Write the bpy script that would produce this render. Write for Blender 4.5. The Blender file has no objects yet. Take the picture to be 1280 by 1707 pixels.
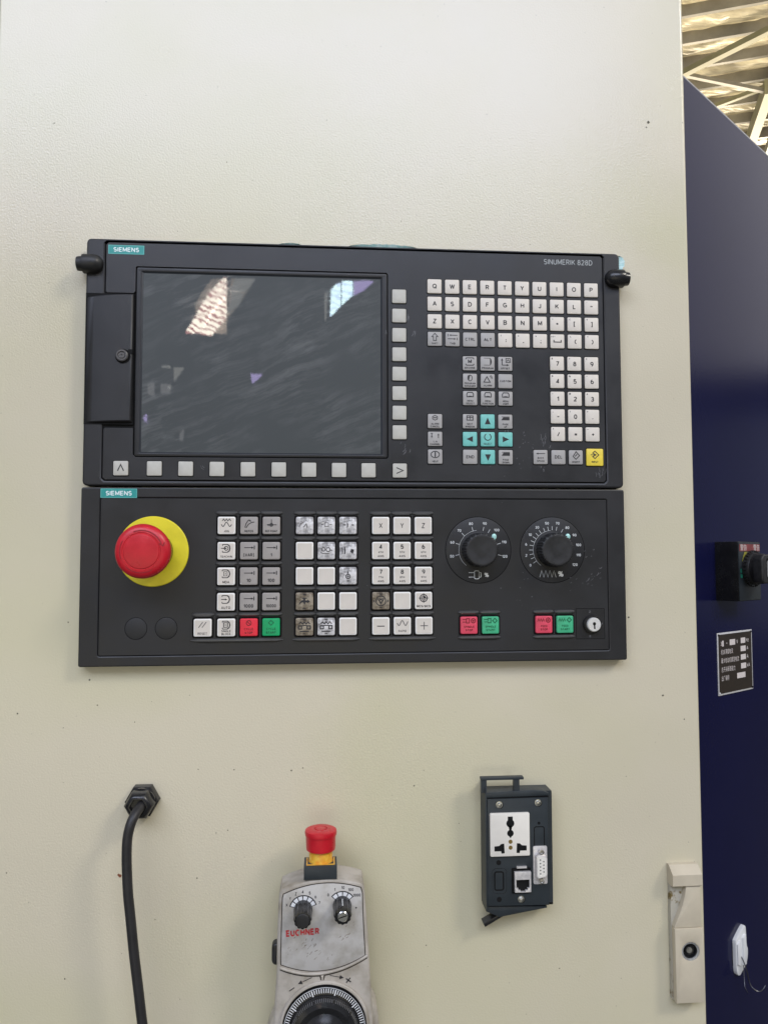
import bpy, math, random
from math import sin, cos, pi, radians
from mathutils import Vector, Matrix
random.seed(7)
sc = bpy.context.scene
C = sc.collection
S = .001                                   # everything is measured in millimetres

# ------------------------------------------------------------ camera
cd = bpy.data.cameras.new('camera'); cam = bpy.data.objects.new('camera', cd); C.objects.link(cam)
cam.location = (.2079, -.6837, -.0591)
cam.rotation_euler = (radians(93.13), radians(.13), radians(-4.56))
cd.sensor_fit = 'VERTICAL'; cd.sensor_height = 36; cd.lens = 1282 / 1707 * 36
cd.clip_start = .02; cd.clip_end = 200
sc.camera = cam
# ------------------------------------------------------------ world and lamps
w = bpy.data.worlds.new('World'); sc.world = w; w.use_nodes = True
bg = w.node_tree.nodes['Background']
bg.inputs[0].default_value = (.86, .90, 1.0, 1); bg.inputs[1].default_value = .29
def lamp(name, loc, target, sx, sy, power, col):
    d = bpy.data.lights.new(name, 'AREA'); d.shape = 'RECTANGLE'; d.size = sx; d.size_y = sy
    d.energy = power; d.color = col
    o = bpy.data.objects.new(name, d); C.objects.link(o); o.location = loc
    o.rotation_euler = (Vector(target) - Vector(loc)).to_track_quat('-Z', 'Y').to_euler()
    return o
lamp('window_light', (-1.0, -5.0, 4.0), (-.2, 0, .3), 8.0, 2.5, 335, (.72, .79, 1.0))
lamp('high_bay_light', (3.6, -2.8, 3.4), (.2, 0, -.1), 1.1, .9, 88, (1.0, .95, .84))
lamp('side_window_light', (8.0, -1.0, 5.4), (0, .3, .3), 12.0, 6.0, 165, (1.0, .94, .90))
lamp('floor_bounce_light', (-.6, -4.0, -1.3), (.1, 0, -.2), 5.0, 2.5, 36, (1.0, .92, .68))
lamp('roof_backlight', (12.5, 21.0, 5.6), (7.0, 12.0, 8.2), 7.0, 2.0, 4300, (1.0, .86, .64))  # added lamp hidden behind the blue machine, grazes the roof from the back
lamp('roof_fill_light', (6.3, 9.0, 3.2), (7.0, 11.6, 8.0), 4.0, 3.0, 260, (1.0, .87, .66))  # added fill from below, out of view, brightens the roof foil
sc.view_settings.view_transform = 'Standard'; sc.view_settings.look = 'None'
sc.view_settings.exposure = .08; sc.view_settings.gamma = 1

# ------------------------------------------------------------ materials
def mat(name, col, rough=.5, metal=0, var=0, vscale=40, bump=0, bscale=800, rvar=0, coat=0, col2=None, bdist=.0004, emis=None, trans=0, spec=.5, vlo=.35, vhi=.65, detail=4, stretch=None):
    m = bpy.data.materials.new(name); m.use_nodes = True
    nt = m.node_tree; b = nt.nodes['Principled BSDF']
    b.inputs['Roughness'].default_value = rough; b.inputs['Metallic'].default_value = metal
    b.inputs['Coat Weight'].default_value = coat; b.inputs['Specular IOR Level'].default_value = spec
    b.inputs['Transmission Weight'].default_value = trans
    b.inputs['Base Color'].default_value = (*col, 1)
    tc = nt.nodes.new('ShaderNodeTexCoord')
    src = tc.outputs['Object']
    if stretch:
        mp = nt.nodes.new('ShaderNodeMapping'); mp.inputs['Scale'].default_value = stretch[0]; mp.inputs['Rotation'].default_value = stretch[1]
        nt.links.new(src, mp.inputs[0]); src = mp.outputs[0]
    if var or col2 or rvar:
        n = nt.nodes.new('ShaderNodeTexNoise'); n.inputs['Scale'].default_value = vscale; n.inputs['Detail'].default_value = detail
        n.inputs['Roughness'].default_value = .6
        nt.links.new(src, n.inputs['Vector'])
        mr = nt.nodes.new('ShaderNodeMapRange'); mr.inputs[1].default_value = vlo; mr.inputs[2].default_value = vhi
        nt.links.new(n.outputs[0], mr.inputs[0])
        mx = nt.nodes.new('ShaderNodeMix'); mx.data_type = 'RGBA'
        c2 = col2 or tuple(min(1, c * (1 + var)) for c in col)
        c1 = col if col2 else tuple(c * (1 - var) for c in col)
        mx.inputs[6].default_value = (*c1, 1); mx.inputs[7].default_value = (*c2, 1)
        nt.links.new(mr.outputs[0], mx.inputs[0]); nt.links.new(mx.outputs[2], b.inputs['Base Color'])
        if rvar:
            r2 = nt.nodes.new('ShaderNodeMapRange'); r2.inputs[1].default_value = vlo; r2.inputs[2].default_value = vhi
            r2.inputs[3].default_value = max(.02, rough - rvar); r2.inputs[4].default_value = min(1, rough + rvar)
            nt.links.new(n.outputs[0], r2.inputs[0]); nt.links.new(r2.outputs[0], b.inputs['Roughness'])
    if bump:
        n2 = nt.nodes.new('ShaderNodeTexNoise'); n2.inputs['Scale'].default_value = bscale; n2.inputs['Detail'].default_value = 2
        nt.links.new(src, n2.inputs['Vector'])
        bp = nt.nodes.new('ShaderNodeBump'); bp.inputs['Strength'].default_value = bump; bp.inputs['Distance'].default_value = bdist
        nt.links.new(n2.outputs[0], bp.inputs['Height']); nt.links.new(bp.outputs[0], b.inputs['Normal'])
    if emis:
        b.inputs['Emission Color'].default_value = (*emis[:3], 1); b.inputs['Emission Strength'].default_value = emis[3]
    return m

def paint_mat():
    m = mat('cream_orange_peel_paint', (.650, .590, .442), .25, spec=.9, var=.03, vscale=6, bump=.40, bscale=600, rvar=.03, vlo=.3, vhi=.7, detail=2, bdist=.0004)
    nt = m.node_tree; b = nt.nodes['Principled BSDF']
    # old yellowed smears and tiny flecks of dirt that belong to the paint
    mx0 = [n for n in nt.nodes if n.type == 'MIX'][0]
    tc = [n for n in nt.nodes if n.type == 'TEX_COORD'][0]
    n = nt.nodes.new('ShaderNodeTexNoise'); n.inputs['Scale'].default_value = 3.2; n.inputs['Detail'].default_value = 5; n.inputs['Distortion'].default_value = .6
    nt.links.new(tc.outputs['Object'], n.inputs['Vector'])
    r = nt.nodes.new('ShaderNodeMapRange'); r.inputs[1].default_value = .42; r.inputs[2].default_value = .66; r.inputs[4].default_value = .8
    nt.links.new(n.outputs[0], r.inputs[0])
    mx = nt.nodes.new('ShaderNodeMix'); mx.data_type = 'RGBA'; mx.inputs[7].default_value = (.60, .565, .365, 1)
    nt.links.new(mx0.outputs[2], mx.inputs[6]); nt.links.new(r.outputs[0], mx.inputs[0])
    v = nt.nodes.new('ShaderNodeTexNoise'); v.inputs['Scale'].default_value = 330; v.inputs['Detail'].default_value = 1
    nt.links.new(tc.outputs['Object'], v.inputs['Vector'])
    vr = nt.nodes.new('ShaderNodeMapRange'); vr.inputs[1].default_value = .765; vr.inputs[2].default_value = .80; vr.inputs[4].default_value = .55
    nt.links.new(v.outputs[0], vr.inputs[0])
    mx2 = nt.nodes.new('ShaderNodeMix'); mx2.data_type = 'RGBA'; mx2.inputs[7].default_value = (.16, .14, .09, 1)
    nt.links.new(mx.outputs[2], mx2.inputs[6]); nt.links.new(vr.outputs[0], mx2.inputs[0])
    nt.links.new(mx2.outputs[2], b.inputs['Base Color'])
    return m
M = dict(
    paint=paint_mat(),
    black=mat('black_textured_plastic', (.015, .015, .0165), .42, var=.12, vscale=25, bump=.25, bscale=2500, rvar=.07, bdist=.0001),
    foil=mat('anthracite_membrane', (.016, .016, .0175), .40, var=.15, vscale=14, bump=.2, bscale=3000, rvar=.10, bdist=.0001),
    gap=mat('dark_gap', (.006, .006, .006), .7, var=.3, vscale=80, spec=.2),
    well=mat('key_well_black', (.006, .005, .005), .6, var=.3, vscale=90, spec=.15),
    gloss=mat('black_gloss_plastic', (.012, .012, .013), .22, var=.2, vscale=60, rvar=.08),
    knob=mat('black_knob_plastic', (.018, .018, .019), .46, var=.25, vscale=120, rvar=.1, bump=.2, bscale=2500, bdist=.0001),
    key=mat('ivory_key', (.68, .625, .55), .42, var=.05, vscale=45),
    keyrim=mat('ivory_key_rim', (.88, .86, .81), .35, var=.03, vscale=60),
    softkey=mat('beige_softkey', (.50, .485, .43), .45, var=.08, vscale=70),
    greykey=mat('grey_key', (.37, .355, .34), .42, var=.06, vscale=60),
    greylow=mat('taupe_key', (.36, .33, .305), .42, var=.06, vscale=60),
    teal=mat('teal_key', (.17, .52, .47), .42, var=.12, vscale=120),
    yellowkey=mat('yellow_key', (.80, .62, .06), .4, var=.07, vscale=120),
    redkey=mat('red_key', (.78, .025, .05), .35, var=.06, vscale=100),
    greenkey=mat('green_key', (.0, .36, .12), .35, var=.08, vscale=100),
    pinkkey=mat('faded_red_key', (.72, .07, .12), .35, var=.08, vscale=100),
    mintkey=mat('faded_green_key', (.06, .44, .22), .35, var=.1, vscale=100),
    clearkey=mat('clear_key_silver', (.25, .24, .24), .16, var=0, vscale=190, col2=(.72, .70, .69), bump=.9, bscale=210, bdist=.0014, vlo=.36, vhi=.56),
    brownkey=mat('clear_key_brown', (.10, .075, .05), .22, vscale=170, col2=(.34, .29, .22), bump=.6, bscale=200, bdist=.0006, vlo=.36, vhi=.6),
    ink=mat('dark_ink', (.022, .020, .022), .6),
    inkfaint=mat('faint_ink', (.12, .11, .105), .6),
    inkred=mat('dark_red_ink', (.22, .01, .015), .6),
    inkgreen=mat('dark_green_ink', (.0, .13, .05), .6),
    white=mat('white_ink', (.62, .64, .64), .5),
    dimwhite=mat('dim_white_ink', (.36, .38, .38), .5),
    logoteal=mat('teal_brand_plate', (.02, .30, .28), .4, var=.06, vscale=100),
    logowhite=mat('brand_lettering', (.75, .85, .85), .4),
    red=mat('red_mushroom', (.56, .010, .022), .34, var=.10, vscale=60, rvar=.08),
    redin=mat('red_mushroom_groove', (.30, .008, .015), .5),
    yellow=mat('yellow_disc', (.82, .70, .025), .45, var=.07, vscale=60, bump=.1, bscale=900),
    amber=mat('amber_collar', (.72, .30, .02), .3, vscale=220, col2=(.80, .50, .06), var=.1),
    steel=mat('bright_steel', (.62, .62, .60), .25, 1, var=.1, vscale=200, rvar=.1),
    zinc=mat('zinc_metal', (.55, .54, .52), .35, 1, var=.15, vscale=300, rvar=.1),
    chrome=mat('chrome', (.8, .8, .8), .12, 1),
    housing=mat('worn_grey_housing', (.48, .44, .385), .48, vscale=42, col2=(.27, .235, .18), rvar=.08, bump=.2, bscale=600, vlo=.44, vhi=.74),
    face=mat('worn_grey_faceplate', (.53, .51, .48), .40, vscale=48, col2=(.33, .30, .25), rvar=.08, vlo=.46, vhi=.74, bump=.1, bscale=500),
    grime=mat('grime', (.055, .045, .035), .8, var=.3, vscale=200),
    slate=mat('slate_blue_plastic', (.024, .031, .036), .42, var=.1, vscale=50, rvar=.05),
    socket=mat('white_socket_plastic', (.80, .76, .68), .35, var=.03, vscale=60),
    brass=mat('brass_contact', (.42, .30, .12), .35, 1),
    shell=mat('nickel_shell', (.70, .67, .65), .32, .35, var=.12, vscale=350),
    pinface=mat('cream_pin_insert', (.78, .75, .68), .45),
    cable=mat('black_rubber_cable', (.020, .019, .020), .48, var=.15, vscale=90, bump=.1, bscale=1500),
    blue=mat('navy_gloss_paint', (.006, .007, .040), .18, spec=.19, var=.06, vscale=4, bump=.22, bscale=260, bdist=.0004),
    latch=mat('cream_lock_plastic', (.56, .495, .375), .42, var=.04, vscale=60, rvar=.05),
    latchdirt=mat('dirty_recess', (.45, .42, .34), .6, vscale=90, col2=(.16, .11, .03), vlo=.55, vhi=.62),
    plateblack=mat('anodised_plate', (.030, .022, .016), .35, var=.1, vscale=80),
    alu=mat('bare_aluminium', (.78, .77, .77), .3, .3, var=.08, vscale=200),
    platewhite=mat('plate_white', (.72, .66, .64), .5),
    hook=mat('white_hook_plastic', (.80, .81, .82), .25, var=.02, vscale=60),
    film=mat('teal_film_scrap', (.38, .68, .66), .3, vscale=300, col2=(.66, .84, .82), bump=.5, bscale=900),
    scratch=mat('scratch_marks', (.20, .20, .21), .5),
    roof=mat('roof_foil', (.80, .71, .52), .55, 0, var=.28, vscale=1.8, bump=.8, bscale=2.6, bdist=.14, stretch=((1, 3.0, 1), (0, 0, .36))),
    purlin=mat('galvanised_purlin', (.27, .255, .215), .5, 0, var=.15, vscale=3),
    girt=mat('olive_steel', (.26, .25, .15), .55, var=.12, vscale=3),
    floor=mat('concrete_floor', (.075, .075, .06), .6, var=.2, vscale=.8),
    warn=mat('red_warning_strip', (.22, .05, .05), .35, var=.2, vscale=150),
    lens=mat('grey_handle', (.10, .095, .092), .38, var=.1, vscale=60),
    olive=mat('yellow_mark', (.34, .32, .05), .4), greenmark=mat('green_mark', (.02, .22, .14), .4),
    rust=mat('rust_spot', (.22, .07, .03), .8), fleck=mat('dark_fleck', (.10, .09, .06), .7),
)
M['ridge'] = mat('polished_black_ridge', (.045, .045, .046), .38, var=.15, vscale=80, spec=1)
M['darkwire'] = mat('dull_wire', (.16, .16, .17), .3, 1)
M['zincmatt'] = mat('dull_zinc', (.36, .36, .35), .4, .3, var=.3, vscale=400)
M['chamfer'] = mat('satin_bezel_chamfer', (.06, .065, .075), .24, .5, var=.1, vscale=60)
M['lockface'] = mat('nickel_lock_face', (.80, .79, .76), .3, .35, var=.05, vscale=300)
# screen glass: dark layer under a clear front with wipe marks
def screen_mat():
    m = bpy.data.materials.new('smeared_screen_glass'); m.use_nodes = True; nt = m.node_tree; b = nt.nodes['Principled BSDF']
    tc = nt.nodes.new('ShaderNodeTexCoord'); mp = nt.nodes.new('ShaderNodeMapping')
    mp.inputs['Scale'].default_value = (7, 1, 190)
    m0 = nt.nodes.new('ShaderNodeMapping'); m0.inputs['Rotation'].default_value = (0, radians(24), 0)
    nt.links.new(tc.outputs['Object'], m0.inputs[0]); nt.links.new(m0.outputs[0], mp.inputs[0])
    big = nt.nodes.new('ShaderNodeTexNoise'); big.inputs['Scale'].default_value = 14; big.inputs['Detail'].default_value = 3
    nt.links.new(tc.outputs['Object'], big.inputs['Vector'])
    add = nt.nodes.new('ShaderNodeMix'); add.data_type = 'VECTOR'; add.inputs[0].default_value = .42
    nt.links.new(mp.outputs[0], add.inputs[4])
    sc5 = nt.nodes.new('ShaderNodeVectorMath'); sc5.operation = 'SCALE'; sc5.inputs['Scale'].default_value = 6
    nt.links.new(big.outputs['Color'], sc5.inputs[0]); nt.links.new(sc5.outputs[0], add.inputs[5])
    st = nt.nodes.new('ShaderNodeTexNoise'); st.inputs['Scale'].default_value = 1.4; st.inputs['Detail'].default_value = 6; st.inputs['Roughness'].default_value = .7
    nt.links.new(add.outputs[1], st.inputs['Vector'])
    r = nt.nodes.new('ShaderNodeMapRange'); r.inputs[1].default_value = .44; r.inputs[2].default_value = .62
    nt.links.new(st.outputs[0], r.inputs[0])
    m2 = nt.nodes.new('ShaderNodeMath'); m2.operation = 'MULTIPLY'
    rb = nt.nodes.new('ShaderNodeMapRange'); rb.inputs[1].default_value = .38; rb.inputs[2].default_value = .62
    nt.links.new(big.outputs[0], rb.inputs[0]); nt.links.new(r.outputs[0], m2.inputs[0]); nt.links.new(rb.outputs[0], m2.inputs[1])
    mx = nt.nodes.new('ShaderNodeMix'); mx.data_type = 'RGBA'
    mx.inputs[6].default_value = (.036, .043, .043, 1); mx.inputs[7].default_value = (.090, .096, .095, 1)
    nt.links.new(m2.outputs[0], mx.inputs[0]); nt.links.new(mx.outputs[2], b.inputs['Base Color'])
    b.inputs['Roughness'].default_value = .55; b.inputs['Coat Weight'].default_value = 1; b.inputs['Coat IOR'].default_value = 1.5
    cr = nt.nodes.new('ShaderNodeMapRange'); cr.inputs[3].default_value = .01; cr.inputs[4].default_value = .06
    nt.links.new(m2.outputs[0], cr.inputs[0]); nt.links.new(cr.outputs[0], b.inputs['Coat Roughness'])
    bp = nt.nodes.new('ShaderNodeBump'); bp.inputs['Strength'].default_value = .03; bp.inputs['Distance'].default_value = .0001
    nt.links.new(st.outputs[0], bp.inputs['Height']); nt.links.new(bp.outputs[0], b.inputs['Coat Normal'])
    return m
M['screen'] = screen_mat()

# ------------------------------------------------------------ geometry helpers (mm, x right, y away, z up)
class G:
    def __init__(s): s.v = []; s.f = []
    def add(s, v, f):
        n = len(s.v); s.v += [tuple(p) for p in v]; s.f += [tuple(i + n for i in q) for q in f]; return s
    def box(s, x0, x1, y0, y1, z0, z1, c=0):
        if not c:
            v = [(x, y, z) for x in (x0, x1) for y in (y0, y1) for z in (z0, z1)]
            return s.add(v, [(0, 1, 3, 2), (4, 6, 7, 5), (0, 4, 5, 1), (2, 3, 7, 6), (0, 2, 6, 4), (1, 5, 7, 3)])
        return s.prism(rr((x0 + x1) / 2, (z0 + z1) / 2, x1 - x0, z1 - z0, c, 2), y1, y0, c)
    def prism(s, pts, yb, yf, c=0, steps=2):
        """outline in x/z from the back yb to the front yf with a rounded front edge c"""
        n = len(pts); rings = [[(x, yb, z) for x, z in pts]]
        if c:
            for k in range(steps + 1):
                a = pi / 2 * k / steps
                o = inset(pts, c * (1 - cos(a)))
                rings.append([(x, yf + c - c * sin(a), z) for x, z in o])
        else: rings.append([(x, yf, z) for x, z in pts])
        v = [p for r in rings for p in r]; f = []
        for k in range(len(rings) - 1):
            for i in range(n):
                j = (i + 1) % n; f.append((k * n + i, k * n + j, (k + 1) * n + j, (k + 1) * n + i))
        f.append(tuple(range((len(rings) - 1) * n, len(rings) * n))); f.append(tuple(reversed(range(n))))
        return s.add(v, f)
    def lathe(s, prof, cx=0, cy=0, cz=0, n=48, axis='y', rmod=None, closed=True):
        """prof = [(r, h)], h measured towards the viewer (axis y) or upwards (axis z) or +x"""
        v = []; f = []; m = len(prof)
        for k, (r, h) in enumerate(prof):
            for i in range(n):
                a = 2 * pi * i / n; q = r * (rmod(a, k) if rmod else 1)
                if axis == 'y': v.append((cx + q * cos(a), cy - h, cz + q * sin(a)))
                elif axis == 'z': v.append((cx + q * cos(a), cy + q * sin(a), cz + h))
                else: v.append((cx + h, cy + q * cos(a), cz + q * sin(a)))
        for k in range(m - 1):
            for i in range(n):
                j = (i + 1) % n; f.append((k * n + i, k * n + j, (k + 1) * n + j, (k + 1) * n + i))
        if closed: f.append(tuple(range((m - 1) * n, m * n))); f.append(tuple(reversed(range(n))))
        return s.add(v, f)
    def stroke(s, pts, w, y=0, closed=False):
        n = len(pts); L = []; R = []
        for i, (x, z) in enumerate(pts):
            if closed: a = pts[i - 1]; b = pts[(i + 1) % n]
            else: a = pts[max(0, i - 1)]; b = pts[min(n - 1, i + 1)]
            p = (x, z); d1 = norm(p[0] - a[0], p[1] - a[1]); d2 = norm(b[0] - p[0], b[1] - p[1])
            if d1 == (0, 0): d1 = d2
            if d2 == (0, 0): d2 = d1
            t = norm(d1[0] + d2[0], d1[1] + d2[1]); t = d1 if t == (0, 0) else t
            k = min(2.0, 1 / max(.3, abs(t[0] * d1[0] + t[1] * d1[1]))) * w / 2
            L.append((x - t[1] * k, y, z + t[0] * k)); R.append((x + t[1] * k, y, z - t[0] * k))
        m = n if closed else n - 1
        return s.add(L + R, [(i, (i + 1) % n, n + (i + 1) % n, n + i) for i in range(m)])
    def poly(s, pts, y=0): return s.add([(x, y, z) for x, z in pts], [tuple(range(len(pts)))])
    def text(s, t, h, cx, cz, y=0, weight=0, xs=1, align='c', rot=0, gap=.11):
        sc_ = h / CAP; pen = 0; items = []
        for ch in t:
            if ch == ' ': pen += .34 * xs * CAP; continue
            v, f, x0, x1 = glyph(ch, weight); items.append((v, f, pen - x0 * xs)); pen += (x1 - x0) * xs + gap * CAP * (1 if x1 - x0 > .0 else 1)
        wd = (pen - gap * CAP) * sc_; ox = cx - (wd / 2 if align == 'c' else 0 if align == 'l' else wd)
        cr, sr = cos(rot), sin(rot)
        for v, f, px in items:
            out = []
            for a, b, dy in v:
                X = ox + (a * xs + px) * sc_ - cx; Z = (b - CAP / 2) * sc_
                out.append((cx + X * cr - Z * sr, y + dy, cz + X * sr + Z * cr))
            s.add(out, f)
        return s
    def tube(s, path, r, n=12):
        P = [Vector(p) for p in path]; v = []; f = []
        up = Vector((0, 1, 0))
        for i, p in enumerate(P):
            t = (P[min(i + 1, len(P) - 1)] - P[max(i - 1, 0)]).normalized()
            a = t.cross(up); a = a.normalized() if a.length > 1e-4 else Vector((1, 0, 0)); b = t.cross(a)
            rr_ = r[i] if isinstance(r, (list, tuple)) else r
            for k in range(n):
                q = p + (a * cos(2 * pi * k / n) + b * sin(2 * pi * k / n)) * rr_; v.append(tuple(q))
        for i in range(len(P) - 1):
            for k in range(n):
                j = (k + 1) % n; f.append((i * n + k, i * n + j, (i + 1) * n + j, (i + 1) * n + k))
        f.append(tuple(range(n))); f.append(tuple(reversed(range((len(P) - 1) * n, len(P) * n))))
        return s.add(v, f)
def norm(x, y):
    l = math.hypot(x, y); return (x / l, y / l) if l > 1e-9 else (0, 0)
def inset(pts, d):
    if d == 0: return list(pts)
    n = len(pts); area = sum(pts[i][0] * pts[(i + 1) % n][1] - pts[(i + 1) % n][0] * pts[i][1] for i in range(n)); sg = 1 if area > 0 else -1
    out = []
    for i in range(n):
        a, p, b = pts[i - 1], pts[i], pts[(i + 1) % n]
        d1 = norm(p[0] - a[0], p[1] - a[1]); d2 = norm(b[0] - p[0], b[1] - p[1])
        n1 = (-d1[1] * sg, d1[0] * sg); n2 = (-d2[1] * sg, d2[0] * sg); m = norm(n1[0] + n2[0], n1[1] + n2[1])
        k = d / max(.35, m[0] * n1[0] + m[1] * n1[1]); out.append((p[0] + m[0] * k, p[1] + m[1] * k))
    return out
def rr(cx, cz, w, h, r, seg=4):
    r = min(r, w / 2 - .001, h / 2 - .001); out = []
    for sx, sz, a0 in ((1, 1, 0), (-1, 1, 90), (-1, -1, 180), (1, -1, 270)):
        for k in range(seg + 1):
            a = radians(a0 + 90 * k / seg); out.append((cx + sx * (w / 2 - r) + r * cos(a), cz + sz * (h / 2 - r) + r * sin(a)))
    return out
def circ(cx, cz, r, n=32, a0=0, a1=360, rz=None):
    full = abs(a1 - a0) >= 360; m = n if full else n + 1
    return [(cx + r * cos(radians(a0 + (a1 - a0) * k / n)), cz + (rz or r) * sin(radians(a0 + (a1 - a0) * k / n))) for k in range(m)]
# a plain grotesque stroke alphabet: (width, polylines) in a box one unit high
def A(cx, cz, rx, rz, a0, a1, n=10): return [(cx + rx * cos(radians(a0 + (a1 - a0) * k / n)), cz + rz * sin(radians(a0 + (a1 - a0) * k / n))) for k in range(n + 1)]
SF = {
'A': (.68, [[(0, 0), (.34, 1), (.68, 0)], [(.12, .32), (.56, .32)]]), 'B': (.56, [[(.3, .53), (0, .53), (0, 0), (.32, 0)] + A(.32, .265, .24, .265, -90, 90, 6)[1:-1] + [(.3, .53)], [(0, .53), (0, 1), (.3, 1)] + A(.3, .765, .22, .235, 90, -90, 6)[1:]]),
'C': (.62, [A(.33, .5, .33, .5, 48, 312, 14)]), 'D': (.60, [[(0, 0), (0, 1), (.24, 1)] + A(.24, .5, .36, .5, 90, -90, 10)[1:] + [(0, 0)]]),
'E': (.50, [[(.5, 1), (0, 1), (0, 0), (.5, 0)], [(0, .52), (.45, .52)]]), 'F': (.48, [[(.48, 1), (0, 1), (0, 0)], [(0, .52), (.42, .52)]]),
'G': (.66, [A(.34, .5, .34, .5, 48, 300, 14) + [(.64, .14), (.64, .46), (.36, .46)]]), 'H': (.58, [[(0, 0), (0, 1)], [(.58, 0), (.58, 1)], [(0, .52), (.58, .52)]]), 'I': (.02, [[(.01, 0), (.01, 1)]]),
'J': (.40, [[(.4, 1), (.4, .24)] + A(.2, .22, .2, .22, 0, -170, 7)]), 'K': (.58, [[(0, 0), (0, 1)], [(.56, 1), (0, .36)], [(.2, .58), (.58, 0)]]), 'L': (.46, [[(0, 1), (0, 0), (.46, 0)]]),
'M': (.72, [[(0, 0), (0, 1), (.36, .18), (.72, 1), (.72, 0)]]), 'N': (.60, [[(0, 0), (0, 1), (.6, 0), (.6, 1)]]), 'O': (.70, [A(.35, .5, .35, .5, 0, 360, 20)]),
'P': (.52, [[(0, 0), (0, 1), (.28, 1)] + A(.28, .74, .24, .26, 90, -90, 7)[1:] + [(0, .48)]]), 'Q': (.70, [A(.35, .5, .35, .5, 0, 360, 20), [(.40, .30), (.74, -.08)]]),
'R': (.55, [[(0, 0), (0, 1), (.29, 1)] + A(.29, .75, .24, .25, 90, -90, 7)[1:] + [(0, .5)], [(.3, .5), (.55, 0)]]),
'S': (.52, [A(.26, .74, .25, .26, 35, 250, 9) + A(.26, .26, .26, .27, 75, -145, 10)]), 'T': (.56, [[(0, 1), (.56, 1)], [(.28, 1), (.28, 0)]]),
'U': (.56, [[(0, 1), (0, .28)] + A(.28, .28, .28, .28, 180, 360, 9)[1:-1] + [(.56, .28), (.56, 1)]]), 'V': (.62, [[(0, 1), (.31, 0), (.62, 1)]]),
'W': (.90, [[(0, 1), (.22, 0), (.45, .9), (.68, 0), (.9, 1)]]), 'X': (.60, [[(0, 0), (.6, 1)], [(0, 1), (.6, 0)]]), 'Y': (.60, [[(0, 1), (.3, .48), (.6, 1)], [(.3, .48), (.3, 0)]]), 'Z': (.54, [[(0, 1), (.54, 1), (0, 0), (.54, 0)]]),
'0': (.50, [A(.25, .5, .25, .5, 0, 360, 18)]), '1': (.24, [[(0, .74), (.24, 1), (.24, 0)]]), '2': (.50, [A(.25, .74, .24, .26, 160, -40, 8) + [(0, 0), (.5, 0)]]),
'3': (.50, [A(.24, .76, .22, .24, 150, -90, 9) + A(.24, .27, .25, .27, 80, -155, 10)]), '4': (.52, [[(.52, .24), (0, .24), (.38, 1), (.38, 0)]]), '5': (.50, [[(.46, 1), (.07, 1), (.03, .52)] + A(.24, .32, .26, .32, 125, -150, 10)]),
'6': (.50, [A(.25, .31, .25, .31, 0, 360, 14), A(.36, .4, .36, .6, 180, 100, 7)]), '7': (.50, [[(0, 1), (.5, 1), (.18, 0)]]), '8': (.50, [A(.25, .76, .2, .24, 0, 360, 12), A(.25, .27, .25, .27, 0, 360, 14)]),
'9': (.50, [A(.25, .69, .25, .31, 0, 360, 14), A(.14, .6, .36, .6, 0, -80, 7)]),
'[': (.2, [[(.2, 1.05), (0, 1.05), (0, -.1), (.2, -.1)]]), ']': (.2, [[(0, 1.05), (.2, 1.05), (.2, -.1), (0, -.1)]]), '(': (.2, [A(.5, .5, .5, .62, 115, 245, 8)]), ')': (.2, [A(-.3, .5, .5, .62, 65, -65, 8)]),
'*': (.5, [[(.25, .2), (.25, .8)], [(0, .36), (.5, .64)], [(0, .64), (.5, .36)]]), '+': (.5, [[(.25, .22), (.25, .78)], [(0, .5), (.5, .5)]]), '-': (.4, [[(0, .46), (.4, .46)]]), '=': (.5, [[(0, .62), (.5, .62)], [(0, .36), (.5, .36)]]), '_': (.5, [[(0, 0), (.5, 0)]]),
'/': (.4, [[(0, 0), (.4, 1)]]), '\\': (.4, [[(0, 1), (.4, 0)]]), '|': (.02, [[(.01, 0), (.01, 1)]]), '<': (.45, [[(.45, .8), (0, .48), (.45, .16)]]), '>': (.45, [[(0, .8), (.45, .48), (0, .16)]]),
'.': (.16, [[(.0, .03), (.16, .03)]]), ',': (.1, [[(.1, .08), (.0, -.16)]]), ':': (.16, [[(0, .16), (.16, .16)], [(0, .66), (.16, .66)]]), ';': (.1, [[(.1, .12), (.0, -.14)], [(0, .66), (.12, .66)]]), '"': (.24, [[(0, 1), (0, .66)], [(.24, 1), (.24, .66)]]), "'": (.02, [[(.01, 1), (.01, .66)]]),
'%': (.8, [A(.18, .76, .16, .22, 0, 360, 10), A(.62, .24, .16, .22, 0, 360, 10), [(.16, 0), (.64, 1)]]), '?': (.45, [A(.22, .76, .22, .24, 160, -60, 8) + [(.22, .42), (.22, .26)], [(.16, 0), (.28, 0)]]), '!': (.04, [[(.02, 1), (.02, .3)], [(-.04, 0), (.08, 0)]]),
'^': (.4, [[(0, .6), (.2, .95), (.4, .6)]]), '~': (.5, [[(0, .44), (.14, .56), (.34, .42), (.5, .54)]]), '&': (.6, [[(.6, 0), (.12, .72)] + A(.28, .82, .16, .16, 200, -20, 8) + [(.06, .36)] + A(.24, .22, .22, .22, 150, 360, 8)]), '$': (.5, [A(.25, .7, .24, .2, 35, 250, 9) + A(.25, .3, .25, .21, 75, -145, 10), [(.25, 0), (.25, 1)]]),
'#': (.6, [[(.1, .1), (.22, .9)], [(.38, .1), (.5, .9)], [(0, .64), (.6, .64)], [(0, .34), (.6, .34)]]), '@': (.8, [A(.4, .5, .4, .48, -40, 300, 16), A(.38, .5, .16, .2, 0, 360, 10)]), 'k': (.42, [[(0, 0), (0, 1)], [(.4, .66), (0, .25)], [(.16, .42), (.42, 0)]]), 'z': (.4, [[(0, .66), (.4, .66), (0, 0), (.4, 0)]]),
}
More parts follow.
